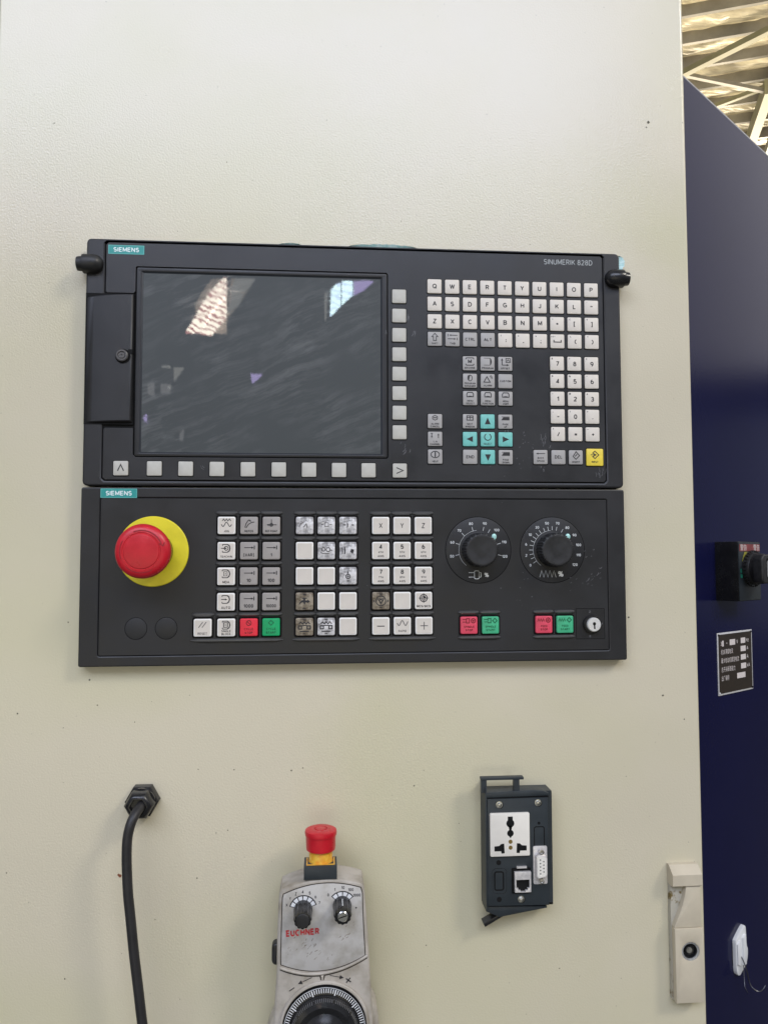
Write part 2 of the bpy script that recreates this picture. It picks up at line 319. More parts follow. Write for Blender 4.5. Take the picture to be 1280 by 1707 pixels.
# glyph cache: every character once, through Blender's built-in font
CH = sorted(set("H最大电机总开关断路能力出厂编号床额定流动满载功率设备制造警告"))
_gc = {}; CAP = .7
def build_glyphs():
    global CAP
    tmp = []
    for wt in (0,):
        for ch in CH:
            cu = bpy.data.curves.new('g', 'FONT'); cu.body = ch; cu.size = 1; cu.resolution_u = 3; cu.offset = (0, .016, .035)[wt]
            o = bpy.data.objects.new('g', cu); C.objects.link(o); tmp.append((ch, wt, o))
    dg = bpy.context.evaluated_depsgraph_get(); dg.update()
    for ch, wt, o in tmp:
        me = bpy.data.meshes.new_from_object(o.evaluated_get(dg))
        v = [(p.co.x, p.co.y) for p in me.vertices]; f = [tuple(p.vertices) for p in me.polygons]
        v = [(a, b, 0) for a, b in v]
        if v: _gc[ch, wt] = (v, f, min(q[0] for q in v), max(q[0] for q in v))
        bpy.data.meshes.remove(me)
    for ch, wt, o in tmp:
        d = o.data; bpy.data.objects.remove(o); bpy.data.curves.remove(d)
    CAP = max(q[1] for q in _gc['H', 0][0])
def glyph(ch, wt):
    if ch not in SF: return _gc[ch, 0]
    if (ch, wt, 's') not in _gc:
        w_, lines = SF[ch]; t = (.14, .19, .24)[wt]; g = G(); k = 0
        for ln in lines:
            ln = [(x * CAP, (t / 2 + z * (1 - t)) * CAP) for x, z in ln]
            if len(ln) > 10 and math.dist(ln[0], ln[-1]) < .01: g.stroke(ln[:-1], t * CAP, -k * .004, True); k += 1; continue
            seg = [ln[0]]                       # cut the line at its corners so that every joint stays square
            for i in range(1, len(ln)):
                seg.append(ln[i])
                if i < len(ln) - 1:
                    d1 = norm(ln[i][0] - ln[i - 1][0], ln[i][1] - ln[i - 1][1]); d2 = norm(ln[i + 1][0] - ln[i][0], ln[i + 1][1] - ln[i][1])
                    cut = d1[0] * d2[0] + d1[1] * d2[1] < .64
                else: cut = True
                if cut:
                    e = t * CAP * .42
                    a, b = seg[0], seg[1]; d = norm(a[0] - b[0], a[1] - b[1]); p0 = (a[0] + d[0] * e * (seg[0] != ln[0]), a[1] + d[1] * e * (seg[0] != ln[0]))
                    a, b = seg[-1], seg[-2]; d = norm(a[0] - b[0], a[1] - b[1]); q = i < len(ln) - 1; p1 = (a[0] + d[0] * e * q, a[1] + d[1] * e * q)
                    g.stroke([p0] + seg[1:-1] + [p1], t * CAP, -k * .004); k += 1; seg = [ln[i]]
        _gc[ch, wt, 's'] = ([(x, z, y) for x, y, z in g.v], g.f, -t / 2 * CAP, (w_ + t / 2) * CAP)
    return _gc[ch, wt, 's']
build_glyphs()

def plate(loops, yf, th, bev=0, mat_=None):
    """flat plate with holes (first loop outside), front at yf, thickness th"""
    cu = bpy.data.curves.new('p', 'CURVE'); cu.dimensions = '2D'; cu.fill_mode = 'BOTH'
    for lp in loops:
        sp = cu.splines.new('POLY'); sp.points.add(len(lp) - 1); sp.use_cyclic_u = True
        for i, (x, z) in enumerate(lp): sp.points[i].co = (x, z, 0, 1)
    cu.extrude = th / 2 - bev; cu.bevel_depth = bev; cu.bevel_resolution = 1; cu.offset = -bev
    o = bpy.data.objects.new('p', cu); C.objects.link(o)
    dg = bpy.context.evaluated_depsgraph_get(); dg.update()
    me = bpy.data.meshes.new_from_object(o.evaluated_get(dg)); g = G()
    g.add([(p.co.x, yf + th / 2 - p.co.z, p.co.y) for p in me.vertices], [tuple(p.vertices) for p in me.polygons])
    bpy.data.meshes.remove(me); bpy.data.objects.remove(o); bpy.data.curves.remove(cu)
    return g
def mesh(name, g, m, smooth=True, ang=32, off=(0, 0, 0)):
    me = bpy.data.meshes.new(name)
    me.from_pydata([((x - off[0]) * S, (y - off[1]) * S, (z - off[2]) * S) for x, y, z in g.v], [], g.f)
    import bmesh
    bm = bmesh.new(); bm.from_mesh(me); bmesh.ops.remove_doubles(bm, verts=bm.verts, dist=1e-7)
    if g.f and len(g.v) < 60000: bmesh.ops.recalc_face_normals(bm, faces=bm.faces)
    bm.to_mesh(me); bm.free()
    me.materials.append(M[m])
    if smooth:
        me.shade_smooth(); me.set_sharp_from_angle(angle=radians(ang))
    return me
def flat(name, g, m):
    """ink: faces all look towards -y"""
    me = bpy.data.meshes.new(name); me.from_pydata([(x * S, y * S, z * S) for x, y, z in g.v], [], g.f); me.materials.append(M[m]); me.update()
    return me
ROOT = {}
def thing(name, label, cat, loc=(0, 0, 0), rotz=0, group=None):
    o = bpy.data.objects.new(name, None); C.objects.link(o); o.location = [c * S for c in loc]; o.rotation_euler = (0, 0, rotz)
    o.empty_display_size = .01; o['label'] = label; o['category'] = cat
    if group: o['group'] = group
    ROOT[o.name] = loc
    return o
def link(name, me, parent=None, loc=(0, 0, 0), label=None, kind=None):
    o = bpy.data.objects.new(name, me); C.objects.link(o); o.parent = parent; o.location = [c * S for c in loc]
    if label: o['label'] = label
    if kind: o['kind'] = kind
    return o
def part(name, g, m, parent, loc=(0, 0, 0), label=None, kind=None, smooth=True, ang=32):
    return link(name, mesh(name, g, m, smooth, ang), parent, loc, label, kind)
def ink(name, g, m, parent, loc=(0, 0, 0), label=None, kind=None):
    return link(name, flat(name, g, m), parent, loc, label, kind)
def single(name, g, m, label, cat, loc=(0, 0, 0), group=None, kind=None):
    o = link(name, mesh(name, g, m, off=(0, 0, 0)), None, loc)
    if kind: o['kind'] = kind
    else:
        o['label'] = label; o['category'] = cat
    if group: o['group'] = group
    return o

# ============================================================ THE CREAM CABINET
WY = 12                                    # its painted face lies 12 mm behind the face of the control panels
cab = thing('machine_cabinet', 'cream painted steel cabinet face that carries the black control panels', 'cabinet', (236, WY, -1500))
g = G(); X0, X1 = -84.5, 556
prof = [(X0, 60), (X0, 1.6), (X0 + .5, .5), (X0 + 1.6, 0), *[(X1 - 3 + 3 * sin(radians(a_)), 3 - 3 * cos(radians(a_))) for a_ in (0, 15, 30, 45, 60, 75, 90)], (X1, 60)]
n = len(prof); g.add([(x - 236, y, z) for z in (0, 2600) for x, y in prof], [(i, i + 1, n + i + 1, n + i) for i in range(n - 1)] + [tuple(range(n)), tuple(range(2 * n - 1, n - 1, -1)), (0, n, 2 * n - 1, n - 1)])
part('front_panel', g, 'paint', cab, smooth=False)
# little flecks and chips seen in the paint
g = G()
def blob(g, x, z, r, y, e=1):
    a0 = random.random() * 6; g.poly([(x + r * e * (.7 + .5 * random.random()) * cos(a0 + a), z + r * (.7 + .5 * random.random()) * sin(a0 + a)) for a in [k * pi / 3.5 for k in range(7)]], y)
for x, z, r in [(-54, -196, .9), (290, -266, .7), (181, -250, .8), (191, -248, .6), (6, -168, .8), (519, 355, 1.6), (517, 350, .8), (521, -190, .9), (541, -212, .8), (-13, -118, .7), (-34, 330, .6), (13, -190, .6), (25, -148, .5), (100, -247, .5), (131, -248, .6), (45, -205, .5), (126, -300, .6), (116, -302, .5), (490, -118, .9), (-60, -330, .6), (100, -340, .6), (300, -405, .6), (420, -430, .6), (-10, -420, .7), (330, -300, .5), (120, 300, .5), (280, 250, .5), (390, -150, .5)]:
    blob(g, x - 236, z + 1500, r, -.15)
for k in range(34):
    blob(g, random.uniform(X0 + 5, X1 - 5) - 236, 1500 + random.choice((random.uniform(-455, -160), random.uniform(-455, -160), random.uniform(225, 440))), random.uniform(.2, .42), -.15)
ink('paint_fleck', g, 'fleck', cab, kind='stuff')
g = G(); blob(g, 34.6 - 236, -335.6 + 1500, 1.5, -.2); blob(g, 33.4 - 236, -334.8 + 1500, 1.0, -.25); ink('rust_spot', g, 'rust', cab)
# folding lock handle at the lower right edge (front 12 mm proud)
def cz(z): return z + 1500
def cx(x): return x - 236
g = G(); g.prism([(cx(521.5), cz(-341.5)), (cx(548), cz(-341.5)), (cx(548), cz(-459)), (cx(521.5), cz(-459))], 0, -5.5, .8)
lk = part('lock_handle', g, 'latchdirt', cab)
g = G()
v = []
for x in (cx(521.1), cx(548.4)):
    v += [(x, -.1, cz(-341)), (x, -4.5, cz(-341)), (x, -12.5, cz(-347.5)), (x, -12.5, cz(-357)), (x, -11, cz(-358)), (x, -.1, cz(-358))]
g.add(v, [(0, 1, 2, 3, 4, 5), (11, 10, 9, 8, 7, 6)] + [(i, (i + 1) % 6, 6 + (i + 1) % 6, 6 + i) for i in range(6)])
part('cap', g, 'latch', lk)
part('lever', G().prism([(cx(533.8), cz(-358.2)), (cx(546.8), cz(-358.2)), (cx(547.4), cz(-394)), (cx(522.3), cz(-394)), (cx(522.3), cz(-393)), (cx(526), cz(-385)), (cx(530), cz(-375)), (cx(532.6), cz(-366))], -1, -11, .7), 'latch', lk)
ring = [(cx(522), cz(-394.3)), (cx(548.2), cz(-394.3)), (cx(548.6), cz(-458.8)), (cx(522.4), cz(-458.8))]
g = plate([ring, circ(cx(536.2), cz(-414.5), 8.2, 32)], -12.3, 7, .6); part('lock_body', g, 'latch', lk)
g = G().lathe([(8.1, 5.2), (8.1, 9), (7.0, 10.6), (6.2, 10.2), (5.6, 7.0), (3.6, 6.6), (3.4, 9.2), (2.0, 9.4), (1.6, 8.0), (.2, 8.0)], cx(536.2), 0, cz(-414.5), 32)
part('lock_cylinder', g, 'gloss', lk)
part('lock_plug', G().lathe([(2.6, 6), (2.6, 9.2), (2.6, 9.6), (.1, 9.6)], cx(536.2), 0, cz(-414.5), 24), 'zinc', lk)
part('lock_ring', G().lathe([(8.1, 5.2), (8.1, 11.4), (6.6, 11.2), (6.4, 6)], cx(536.2), 0, cz(-414.5), 32, closed=False), 'zincmatt', lk)

# ============================================================ UPPER OPERATOR PANEL
up = thing('operator_display_panel', 'upper black operator panel with grey screen and rows of letter and number keys', 'control panel', (241.5, 0, 0))
UX = -241.5
def ux(pts): return [(x + UX, z) for x, z in pts]
outer = rr(241.5, 110.6, 483, 219.6, 4, 3)
part('housing', G().prism(ux(outer), WY, 1.4, .6), 'gap', up)
# rim and membrane leave a fine groove between them
A0, A1, B0, B1 = 16.8, 466.6, 5.8, 217.4
bord = [(A0 + 2, B1), (A1 - 2, B1), (A1, B1 - 2), (A1, B0 + 2), (A1 - 2, B0), (A0 + 2, B0), (A0, B0 + 2), (A0, 52), (43.6, 52), (43.6, 171.3), (A0, 171.3), (A0, B1 - 2)]
bz = rr(154.7, 111, 222.6, 168.8, 2, 3)
g = plate([ux(outer), ux(inset(bord, -.45))], 0, 3, .9) if False else None
rim_in = inset(bord[:-5] + [(A0, 52.0), (A0, 171.3)] + bord[-1:], -.45)
g = plate([ux(outer), ux([(p[0], p[1]) for p in rim_in])], 0, 8, 1.6); part('rim', g, 'black', up, ang=20)
mem = [(A0 + 2.4, B1 - .4), (A1 - 2.4, B1 - .4), (A1 - .4, B1 - 2.4), (A1 - .4, B0 + 2.4), (A1 - 2.4, B0 + .4), (A0 + 2.4, B0 + .4), (A0 + .4, B0 + 2.4), (A0 + .4, 50.2), (A0 + 1.6, 51.6), (42.6, 51.6), (42.7, 28.2), (44.8, 26.1), (265.4, 26.1), (266.6, 27.6), (266.6, 194.2), (265.2, 195.9), (43.8, 195.9), (42.9, 195), (42.9, 173.4), (41.3, 171.7), (A0 + 1.6, 171.7), (A0 + .4, 173), (A0 + .4, B1 - 2.4)]
part('membrane', G().prism(ux(mem), 1.6, -.15, .25), 'foil', up, smooth=False)
bzi = rr(154.6, 110.6, 213.2, 162.2, 1, 3)
g = plate([ux(rr(154.7, 111, 221.6, 168.0, 1.5, 3)), ux(bzi)], -.2, 1.4, .35); part('bezel', g, 'black', up)
g = G()
for (x0, z0), (x1, z1) in (((48, 191.7), (48, 29.5)), ((48, 29.5), (261.2, 29.5)), ((261.2, 29.5), (261.2, 191.7)), ((261.2, 191.7), (48, 191.7))):
    dx = (1.5 if x0 == x1 == 48 else -1.5 if x0 == x1 else 0); dz = (1.2 if z0 == z1 == 29.5 else -1.5 if z0 == z1 else 0)
    g.add([(x0 + UX, 0.2, z0), (x1 + UX, .2, z1), (x1 + UX + (dx or (-1.5 if x1 > 100 else 1.5)), 1.25, z1 + (dz or (1.2 if z1 < 100 else -1.5))), (x0 + UX + (dx or (-1.5 if x0 > 100 else 1.5)), 1.25, z0 + (dz or (1.2 if z0 < 100 else -1.5)))], [(0, 1, 2, 3)])
part('bezel_chamfer', g, 'chamfer', up, smooth=False)
g = G().add([(49.4 + UX, 1.0, 30.6), (259.8 + UX, 1.0, 30.6), (259.8 + UX, 1.0, 190.3), (49.4 + UX, 1.0, 190.3), (49.4 + UX, 1.38, 30.6), (259.8 + UX, 1.38, 30.6), (259.8 + UX, 1.38, 190.3), (49.4 + UX, 1.38, 190.3)], [(0, 1, 2, 3), (4, 5, 6, 7), (0, 1, 5, 4), (1, 2, 6, 5), (2, 3, 7, 6), (3, 0, 4, 7)])
part('screen', g, 'screen', up, smooth=False)
# curved front flap with its lock
pr = [(0, 9), (0, 2.2), (.6, .4), (2.6, -.9), (8, -2.0), (18, -2.9), (30, -3.3), (39.6, -3.3), (41.0, -2.9), (41.7, -1.9), (41.7, .5), (41.7, 1.4)]
def flapz(x, top): return (170.2 - 3.2 * ((40 - x) / 40) ** 2) if top else (57.0 - 1.6 * ((40 - x) / 40) ** 2)
n = len(pr); v = [(x + UX, y, flapz(x, 0) + .0) for x, y in pr] + [(x + UX, y, flapz(x, 0) + (1.0 if y < 1 else 0)) for x, y in pr] + [(x + UX, y, flapz(x, 1) - (1.0 if y < 1 else 0)) for x, y in pr] + [(x + UX, y, flapz(x, 1)) for x, y in pr]
v[:n] = [(x, y + (.9 if y < 0 else 0), z) for x, y, z in v[:n]]; v[3 * n:] = [(x, y + (.9 if y < 0 else 0), z) for x, y, z in v[3 * n:]]
f = [(k * n + i, k * n + i + 1, (k + 1) * n + i + 1, (k + 1) * n + i) for k in range(3) for i in range(n - 1)] + [tuple(range(n)), tuple(range(4 * n - 1, 3 * n - 1, -1))]
part('flap_gap', G().box(0.4 + UX, 42.3 + UX, -.3, 1, 54.6, 171.0), 'gap', up)
flap = part('card_flap', G().add(v, f), 'black', up, ang=40)
part('lock_recess', G().lathe([(6.6, 3.0), (6.6, 3.45), (5.9, 3.5), (5.7, 3.42)], 33.8 + UX, 0, 114.2, 28), 'gap', flap)
part('notch', G().box(38 + UX, 41.9 + UX, -3.5, 0, 116.5, 120.5), 'gap', flap)
part('lock_screw', G().lathe([(5.2, 3.2), (5.2, 5.4), (4.4, 6.0), (3.6, 6.0), (3.3, 5.0), (2.6, 5.0), (2.4, 5.8), (.9, 5.8), (.8, 5.2), (.1, 5.2)], 33.2 + UX, 0, 114.6, 28), 'lens', flap)
# rubber caps on the two upper corners
def cap_geo(x0, d, z):
    p = [(6.0, -1.6), (6.3, 0), (6.6, 3.2), (8.2, 3.4), (8.5, 4.4), (8.5, 12.2), (8.0, 15.2), (6.8, 17.6), (4.6, 19.6), (2.2, 20.5), (.2, 20.7)]
    return G().lathe([(r, d * h) for r, h in p], x0 + UX, -1.0, z, 28, 'x')
part('corner_cap', cap_geo(-5.6, 1, 196.6), 'knob', up)
part('corner_cap', cap_geo(489.0, -1, 196.0), 'gloss', up)
# brand plate and type lettering
def brand(parent, cx_, cz_, y):
    b = part('brand_plate', G().prism(rr(cx_, cz_, 31.2, 8.2, .3, 1), y + .3, y - .12), 'logoteal', parent)
    ink('frame_line', G().stroke([(cx_ - 15.1, cz_ - 3.7), (cx_ + 15.1, cz_ - 3.7), (cx_ + 15.1, cz_ + 3.7), (cx_ - 15.1, cz_ + 3.7)], .35, y - .17, True), 'teal', b)
    ink('lettering', G().text('SIEMENS', 4.1, cx_, cz_, y - .2, 1, 1.02, gap=.10), 'logowhite', b)
brand(up, 34.4 + UX, 210.6, -.15)
ink('type_lettering', G().text('SINUMERIK 828D', 5.0, 434.0 + UX, 210.6, -.2, 0, .93, gap=.12), 'dimwhite', up)

# ---- keys
def keymesh(name, w, m, h=1.1, c=.55, r=1.0, yb=0):
    return mesh(name, G().prism(rr(0, 0, w, w, r, 2), yb, -h, c), m)
def draw(spec, h, m, dy=.06):
    """spec: list of ('t',text,h,x,z,weight,xs) | ('s',pts,w) | ('c',pts,w) closed | ('p',pts)"""
    g = G()
    for q in spec:
        if q[0] == 't': g.text(q[1], q[2], q[3], q[4], -h - dy, *((min(2, q[5] + (q[2] < 3.2)),) + q[6:]))
        elif q[0] == 's': g.stroke(q[1], q[2] * 1.35, -h - dy)
        elif q[0] == 'c': g.stroke(q[1], q[2] * 1.35, -h - dy - .01, True)
        else: g.poly(q[1], -h - dy - .02)
    return flat('legend', g, m)
def arrow(x0, z0, x1, z1, w=.4, hd=1.4):
    d = norm(x1 - x0, z1 - z0); bx, bz_ = x1 - d[0] * hd, z1 - d[1] * hd; o = hd * .5
    return [('s', [(x0, z0), (bx, bz_)], w), ('p', [(x1, z1), (bx - d[1] * o, bz_ + d[0] * o), (bx + d[1] * o, bz_ - d[0] * o)])]
KM = {}
def upkey(x, z, m, spec=None, inkm='ink', w=13.1, sur=True, label=None, rot=0):
    if (m, w) not in KM: KM[m, w] = keymesh('key', w, m)
    o = link('key', KM[m, w], up, (x + UX, -.15, z), label)
    o.rotation_euler = (0, random.uniform(-.008, .008), 0)
    if spec: link('legend', draw(spec, 1.1, inkm), o)
    wells.add(*(lambda gg: (gg.v, gg.f))(G().poly(rr(x + UX, z - .1, w + 1.3, w + 1.5, 1.4, 2), -.19)))
    return o
wells = G()
T = lambda s, h=4.3, x=0, z=0, wt=0, xs=1: ('t', s, h, x, z, wt, xs)
rows = ["QWERTYUIOP", "ASDFGHJKL\"", "ZXCVBNM*[]"]
alt = {'"': "'", '*': '+', '[': '{'.replace('{', '('), ']': '?'}
for r, row in enumerate(rows):
    for i, ch in enumerate(row):
        x = 309 + 16.22 * i; z = 184.5 - 16.2 * r
        sp = [T(ch, 4.4, 0, .1, 1)]
        if ch in alt: sp.append(T(alt[ch], 1.8, -4.4, 4.3, 1))
        if ch == '"': sp[0] = T('"', 4.4, 0, -.4, 1)
        if ch == '*': sp[0] = T('*', 3.6, 0, .0, 2)
        upkey(x, z, 'key', sp)
zc = 184.5 - 48.6
upkey(309, zc, 'greykey', [('c', [(0, 5), (2.8, 2), (1.3, 2), (1.3, -1.6), (-1.3, -1.6), (-1.3, 2), (-2.8, 2)], .55), T('SHIFT', 1.7, 0, -4.2, 0, .95)], label='grey shift key with outlined up arrow')
upkey(325.2, zc, 'greykey', [*arrow(4.5, 3.6, -3.2, 3.6, .5, 1.8), ('s', [(-4.2, 4.8), (-4.2, 2.4)], .5), *arrow(-4.5, .2, 3.2, .2, .5, 1.8), ('s', [(4.2, 1.4), (4.2, -1.0)], .5), T('TAB', 1.9, 0, -4.0, 1, .95)], label='grey tab key')
upkey(341.4, zc, 'greykey', [T('CTRL', 2.9, 0, .1, 0, .95)], label='grey CTRL key'); upkey(357.7, zc, 'greykey', [T('ALT', 2.9, 0, .1, 1, .95)], label='grey ALT key')
for i, (a, b) in enumerate(((':', '|'), (',', '<'), (';', '>'), (' ', '+/-'), ('(', '\\'), (')', '^'))):
    sp = [T(b, 2.0, -4.0, 4.2, 1, .9)]
    sp += [('s', [(-3.4, 1.2), (-3.4, -.8), (3.4, -.8), (3.4, 1.2)], .7)] if a == ' ' else [T(a, 4.2, .6, -.2, 2 if a in ',;:' else 1)]
    upkey(309 + 16.22 * (4 + i), zc, 'key', sp)
ch3 = lambda top, t1, t2=None: top + ([T(t1, 1.75, 0, -4.3, 1, .88)] if not t2 else [T(t1, 1.7, 0, -2.5, 1, .86), T(t2, 1.7, 0, -4.9, 1, .86)])
FN = {
 (0, 0): ch3([T('M', 3.6, 0, 1.6, 2), ('s', [(-3.9, 3.6), (-3.1, 4.9), (3.1, 4.9), (3.9, 3.6)], .6), ('s', [(-3.9, -.5), (-3.1, -1.8), (3.1, -1.8), (3.9, -.5)], .6)], 'MACHINE'),
 (0, 1): ch3([('s', [(-3.4, 4.9), (2.6, 4.9)], .35), ('s', [(-3.4, -1.5), (2.6, -1.5)], .35), ('p', [(2.2, 5.1), (3.3, 4.2), (3.9, 1.7), (3.3, -.8), (2.2, -1.7)])], 'PROGRAM'),
 (0, 2): ch3([*arrow(-3, -1.2, -3, 5.2, .6, 2.2), *arrow(-3, -1.2, 3.6, -1.2, .6, 2.2), ('c', [(.6, 4.9), (4.6, 4.9), (4.6, 1.3), (.6, 1.3)], .5), ('s', [(1.4, 2.2), (2.6, 3.8), (3.8, 2.2)], .5)], 'OFFSET'),
 (1, 0): ch3([('c', circ(0, 2.4, 2.0, 14, rz=2.7), .5), ('p', [(-2.2, 4.6), (.2, 5.2), (-.4, 2.8), (-.8, .4), (-2.0, 1.6)])], 'PROGRAM', 'MANAGER'),
 (1, 1): ch3([('c', [(-.8, 3.9), (2.2, -1.2), (-3.6, -1.2)], .6), ('s', circ(.2, 2.0, 3.0, 6, 5, 60), .4), ('s', circ(.2, 2.0, 4.0, 6, 0, 55), .4)], 'ALARM'),
 (1, 2): [T('CUSTOM', 1.9, 0, 0, 1, .95)],
}
menu = [('c', [(-2.9, 1.2), (-3.1, 3.6), (-2.2, 5.2), (2.2, 5.2), (3.1, 3.6), (2.9, 1.2)], .6), ('p', [(-2.6, .8), (-1.3, 2.1), (1.3, 2.1), (2.6, .8)])]
FN[2, 0] = ch3(menu, 'MENU', 'SELECT'); FN[2, 1] = ch3(menu, 'MENU', 'FUNCTION'); FN[2, 2] = ch3(menu, 'MENU', 'USER')
for (r, c), sp in FN.items(): upkey(340.9 + 16.35 * c, 114 - 16 * r, 'greykey', sp)
pg = [('s', [(-3.6, 4.4), (3.8, 4.4)], .35), ('p', [(-3.8, 1.2), (-2.0, 4.0), (3.8, 4.0), (3.8, 1.2)])]
CU = {
 (0, 0): ('greykey', ch3([('c', [(-2.8, 4.9), (2.8, 4.9), (2.8, 1.0), (-2.8, 1.0)], .6), ('s', [(-2.8, 3.4), (2.8, 3.4)], .5), ('s', [(0, 4.9), (0, 1.6)], .5)], 'NEXT', 'WINDOW')),
 (0, 1): ('teal', [('p', [(0, 3.6), (2.7, -2.6), (-2.7, -2.6)])]), (0, 2): ('greykey', ch3(pg, 'PAGE', 'UP')),
 (1, 0): ('teal', [('p', [(-3.3, 0), (2.6, 2.7), (2.6, -2.7)])]),
 (1, 1): ('teal', [('s', circ(0, 2.0, 3.0, 20, 120, 420), .6), T('SELECT', 1.7, 0, -4.2, 0, .9)]),
 (1, 2): ('teal', [('p', [(3.3, 0), (-2.6, 2.7), (-2.6, -2.7)])]),
 (2, 0): ('greykey', [T('END', 2.9, 0, 0, 0, 1)]), (2, 1): ('teal', [('p', [(0, -3.6), (2.7, 2.4), (-2.7, 2.4)])]), (2, 2): ('greykey', ch3(pg, 'PAGE', 'DOWN'))}
for (r, c), (m, sp) in CU.items(): upkey(340.5 + 16.3 * c, 60.8 - 16.2 * r, m, sp, label='teal arrow or select key' if m == 'teal' else None)
LF = [ch3([('c', [(0, 5.2), (2.2, 4.1), (2.2, 1.9), (0, .8), (-2.2, 1.9), (-2.2, 4.1)], .5), ('s', [(-1.6, 3), (1.6, 3)], .7)], 'ALARM', 'CANCEL'),
      ch3([*arrow(-3, 5, -3, .6, .5, 1.8), *arrow(3, .6, 3, 5, .5, 1.8), ('s', [(-4, 5), (-2, 5)], .4)], '1..N', 'CHANNEL'),
      ch3([('c', circ(0, 1.9, 3.8, 20, rz=2.9), .6), T('i', 4, 0, 1.9, 2) if False else ('p', [(-.5, 4.2), (.6, 4.2), (.6, -.4), (-.5, -.4)])], 'HELP')]
for r, sp in enumerate(LF): upkey(308.7, 60.6 - 16.1 * r, 'greykey', sp)
NU = [['7', '8', '9'], ['4', '5', '6'], ['1', '2', '3'], ['-', '0', '.'], ['/', '=', '+']]
NA = [['&', '*', '('], ['$', '%', '^'], ['!', '@', '#'], ['_', '|', '>'], ['?', ' ', '~']]
for r in range(5):
    for c in range(3): upkey(421.9 + 16.15 * c, 115.2 - 16.3 * r, 'key', [T(NU[r][c], 4.4, .3, -.2, 1), T(NA[r][c], 1.7, -4.6, 4.5, 1)])
upkey(405.3, 28.7, 'greykey', [*arrow(4.2, 3.2, -4.2, 3.2, .5, 2), T('BACK', 1.7, 0, -.8, 1, .9), T('SPACE', 1.7, 0, -3.6, 1, .9)], label='worn grey backspace key')
upkey(421.9, 28.7, 'greykey', [T('DEL', 3.0, 0, .2, 0, 1)], label='grey DEL key')
upkey(438.1, 28.7, 'greykey', [('c', [(0, 5.2), (3.8, 1.6), (0, -2), (-3.8, 1.6)][0:0] + [(.2, 5.2), (3.4, 1.6), (0, -1.8), (-2.6, .8)], .6), ('s', [(1.2, 3.0), (-.8, .8)], .6), T('INSERT', 1.7, 0, -4.3, 1, .9)], label='grey insert key')
upkey(455.9, 28.9, 'yellowkey', [('c', [(0, 5.6), (4, 2.2), (0, -1.0), (-2.4, 1.0)][0:0] + [(0, 5.6), (3.6, 2.2), (0, -1.2), (-2, .6), (1.0, 2.2), (-2, 3.8)], .6), ('s', [(-4, 2.2), (1, 2.2)], .5), T('INPUT', 1.7, 0, -4.3, 1, .95)], w=15.8, label='larger yellow input key')
for i in range(8): upkey(276.6, 174.4 - 17.76 * i, 'softkey', w=12.7)
for i, x in enumerate((32.8, 61.4, 88.3, 115.3, 142.3, 169.3, 195.9, 222.4, 248.7, 276.7)):
    sp = [('s', [(-2.6, -2.4), (0, 3.2), (2.6, -2.4)], .75)] if i == 0 else [('s', [(-3, 2.6), (3, 0), (-3, -2.6)], .7)] if i == 9 else None
    upkey(x, 16.1 - .06 * i, 'softkey', sp, w=12.8)
ink('key_surrounds', wells, 'gap', up)
def scratches(parent, spots, name='scratch_marks'):
    g = G()
    for x, z, n_, L_, a_, sp_ in spots:
        for k in range(n_):
            px, pz = x + random.uniform(-sp_, sp_), z + random.uniform(-sp_, sp_); a = radians(a_ + random.uniform(-22, 22)); l = L_ * random.uniform(.3, 1)
            g.stroke([(px, pz), (px + l * .5 * cos(a), pz + l * .5 * sin(a)), (px + l * cos(a + .25), pz + l * sin(a + .25))], random.uniform(.12, .34), -.24)
    ink(name, g, 'scratch', parent, kind='stuff')
scratches(up, [(x + UX, z, n_, L_, a, s) for x, z, n_, L_, a, s in [(410, 42, 9, 6, 65, 5), (461, 12, 10, 5, 70, 4), (284, 152, 3, 7, 75, 2), (290, 138, 3, 6, 70, 2), (281, 35, 6, 5, 50, 5), (357, 74, 3, 3, 90, 1.5), (102, 18, 3, 5, -60, 1.2), (406, 18, 5, 3, 60, 3), (374, 50, 4, 4, 50, 3), (265, 140, 2, 5, 80, 1), (389, 45, 10, 1.3, 30, 9), (395, 30, 14, 1.2, 20, 12), (436, 48, 4, 3, 40, 3), (350, 12, 6, 1.4, 30, 30)]])

# ============================================================ LOWER MACHINE CONTROL PANEL
lo = thing('machine_control_panel', 'lower black control panel with square key blocks, two dials and red stop button', 'control panel', (241.5, 0, -155.4))
LX, LZ = -241.5, 155.4
def lx(pts): return [(x + LX, z + LZ) for x, z in pts]
outer = rr(241.3, -78, 483.8, 154.8, 1.6, 2)
part('housing', G().prism(lx(outer), WY, 1.2), 'gap', lo)
b2 = rr(241.2, -78, 450.4, 136.2, 1.2, 2)
g = plate([lx(outer), lx(inset(b2, -.3))], 0, 11, 1.0); part('rim', g, 'black', lo, ang=20)
part('membrane', G().prism(lx(inset(b2, .3)), 1.3, -.05, .15), 'foil', lo, smooth=False)
brand(lo, 31.4 + LX, -5.7 + LZ, -.1)
for x in (47.6, 73.3):
    part('blanking_cap', G().lathe([(9.1, .05), (9.1, .25), (8.8, .35)], x + LX, 0, -122.9 + LZ, 36), 'foil', lo)
    ink('cap_gap', G().stroke(circ(x + LX, -122.9 + LZ, 9.4, 40), .5, -.12, True), 'gap', lo)

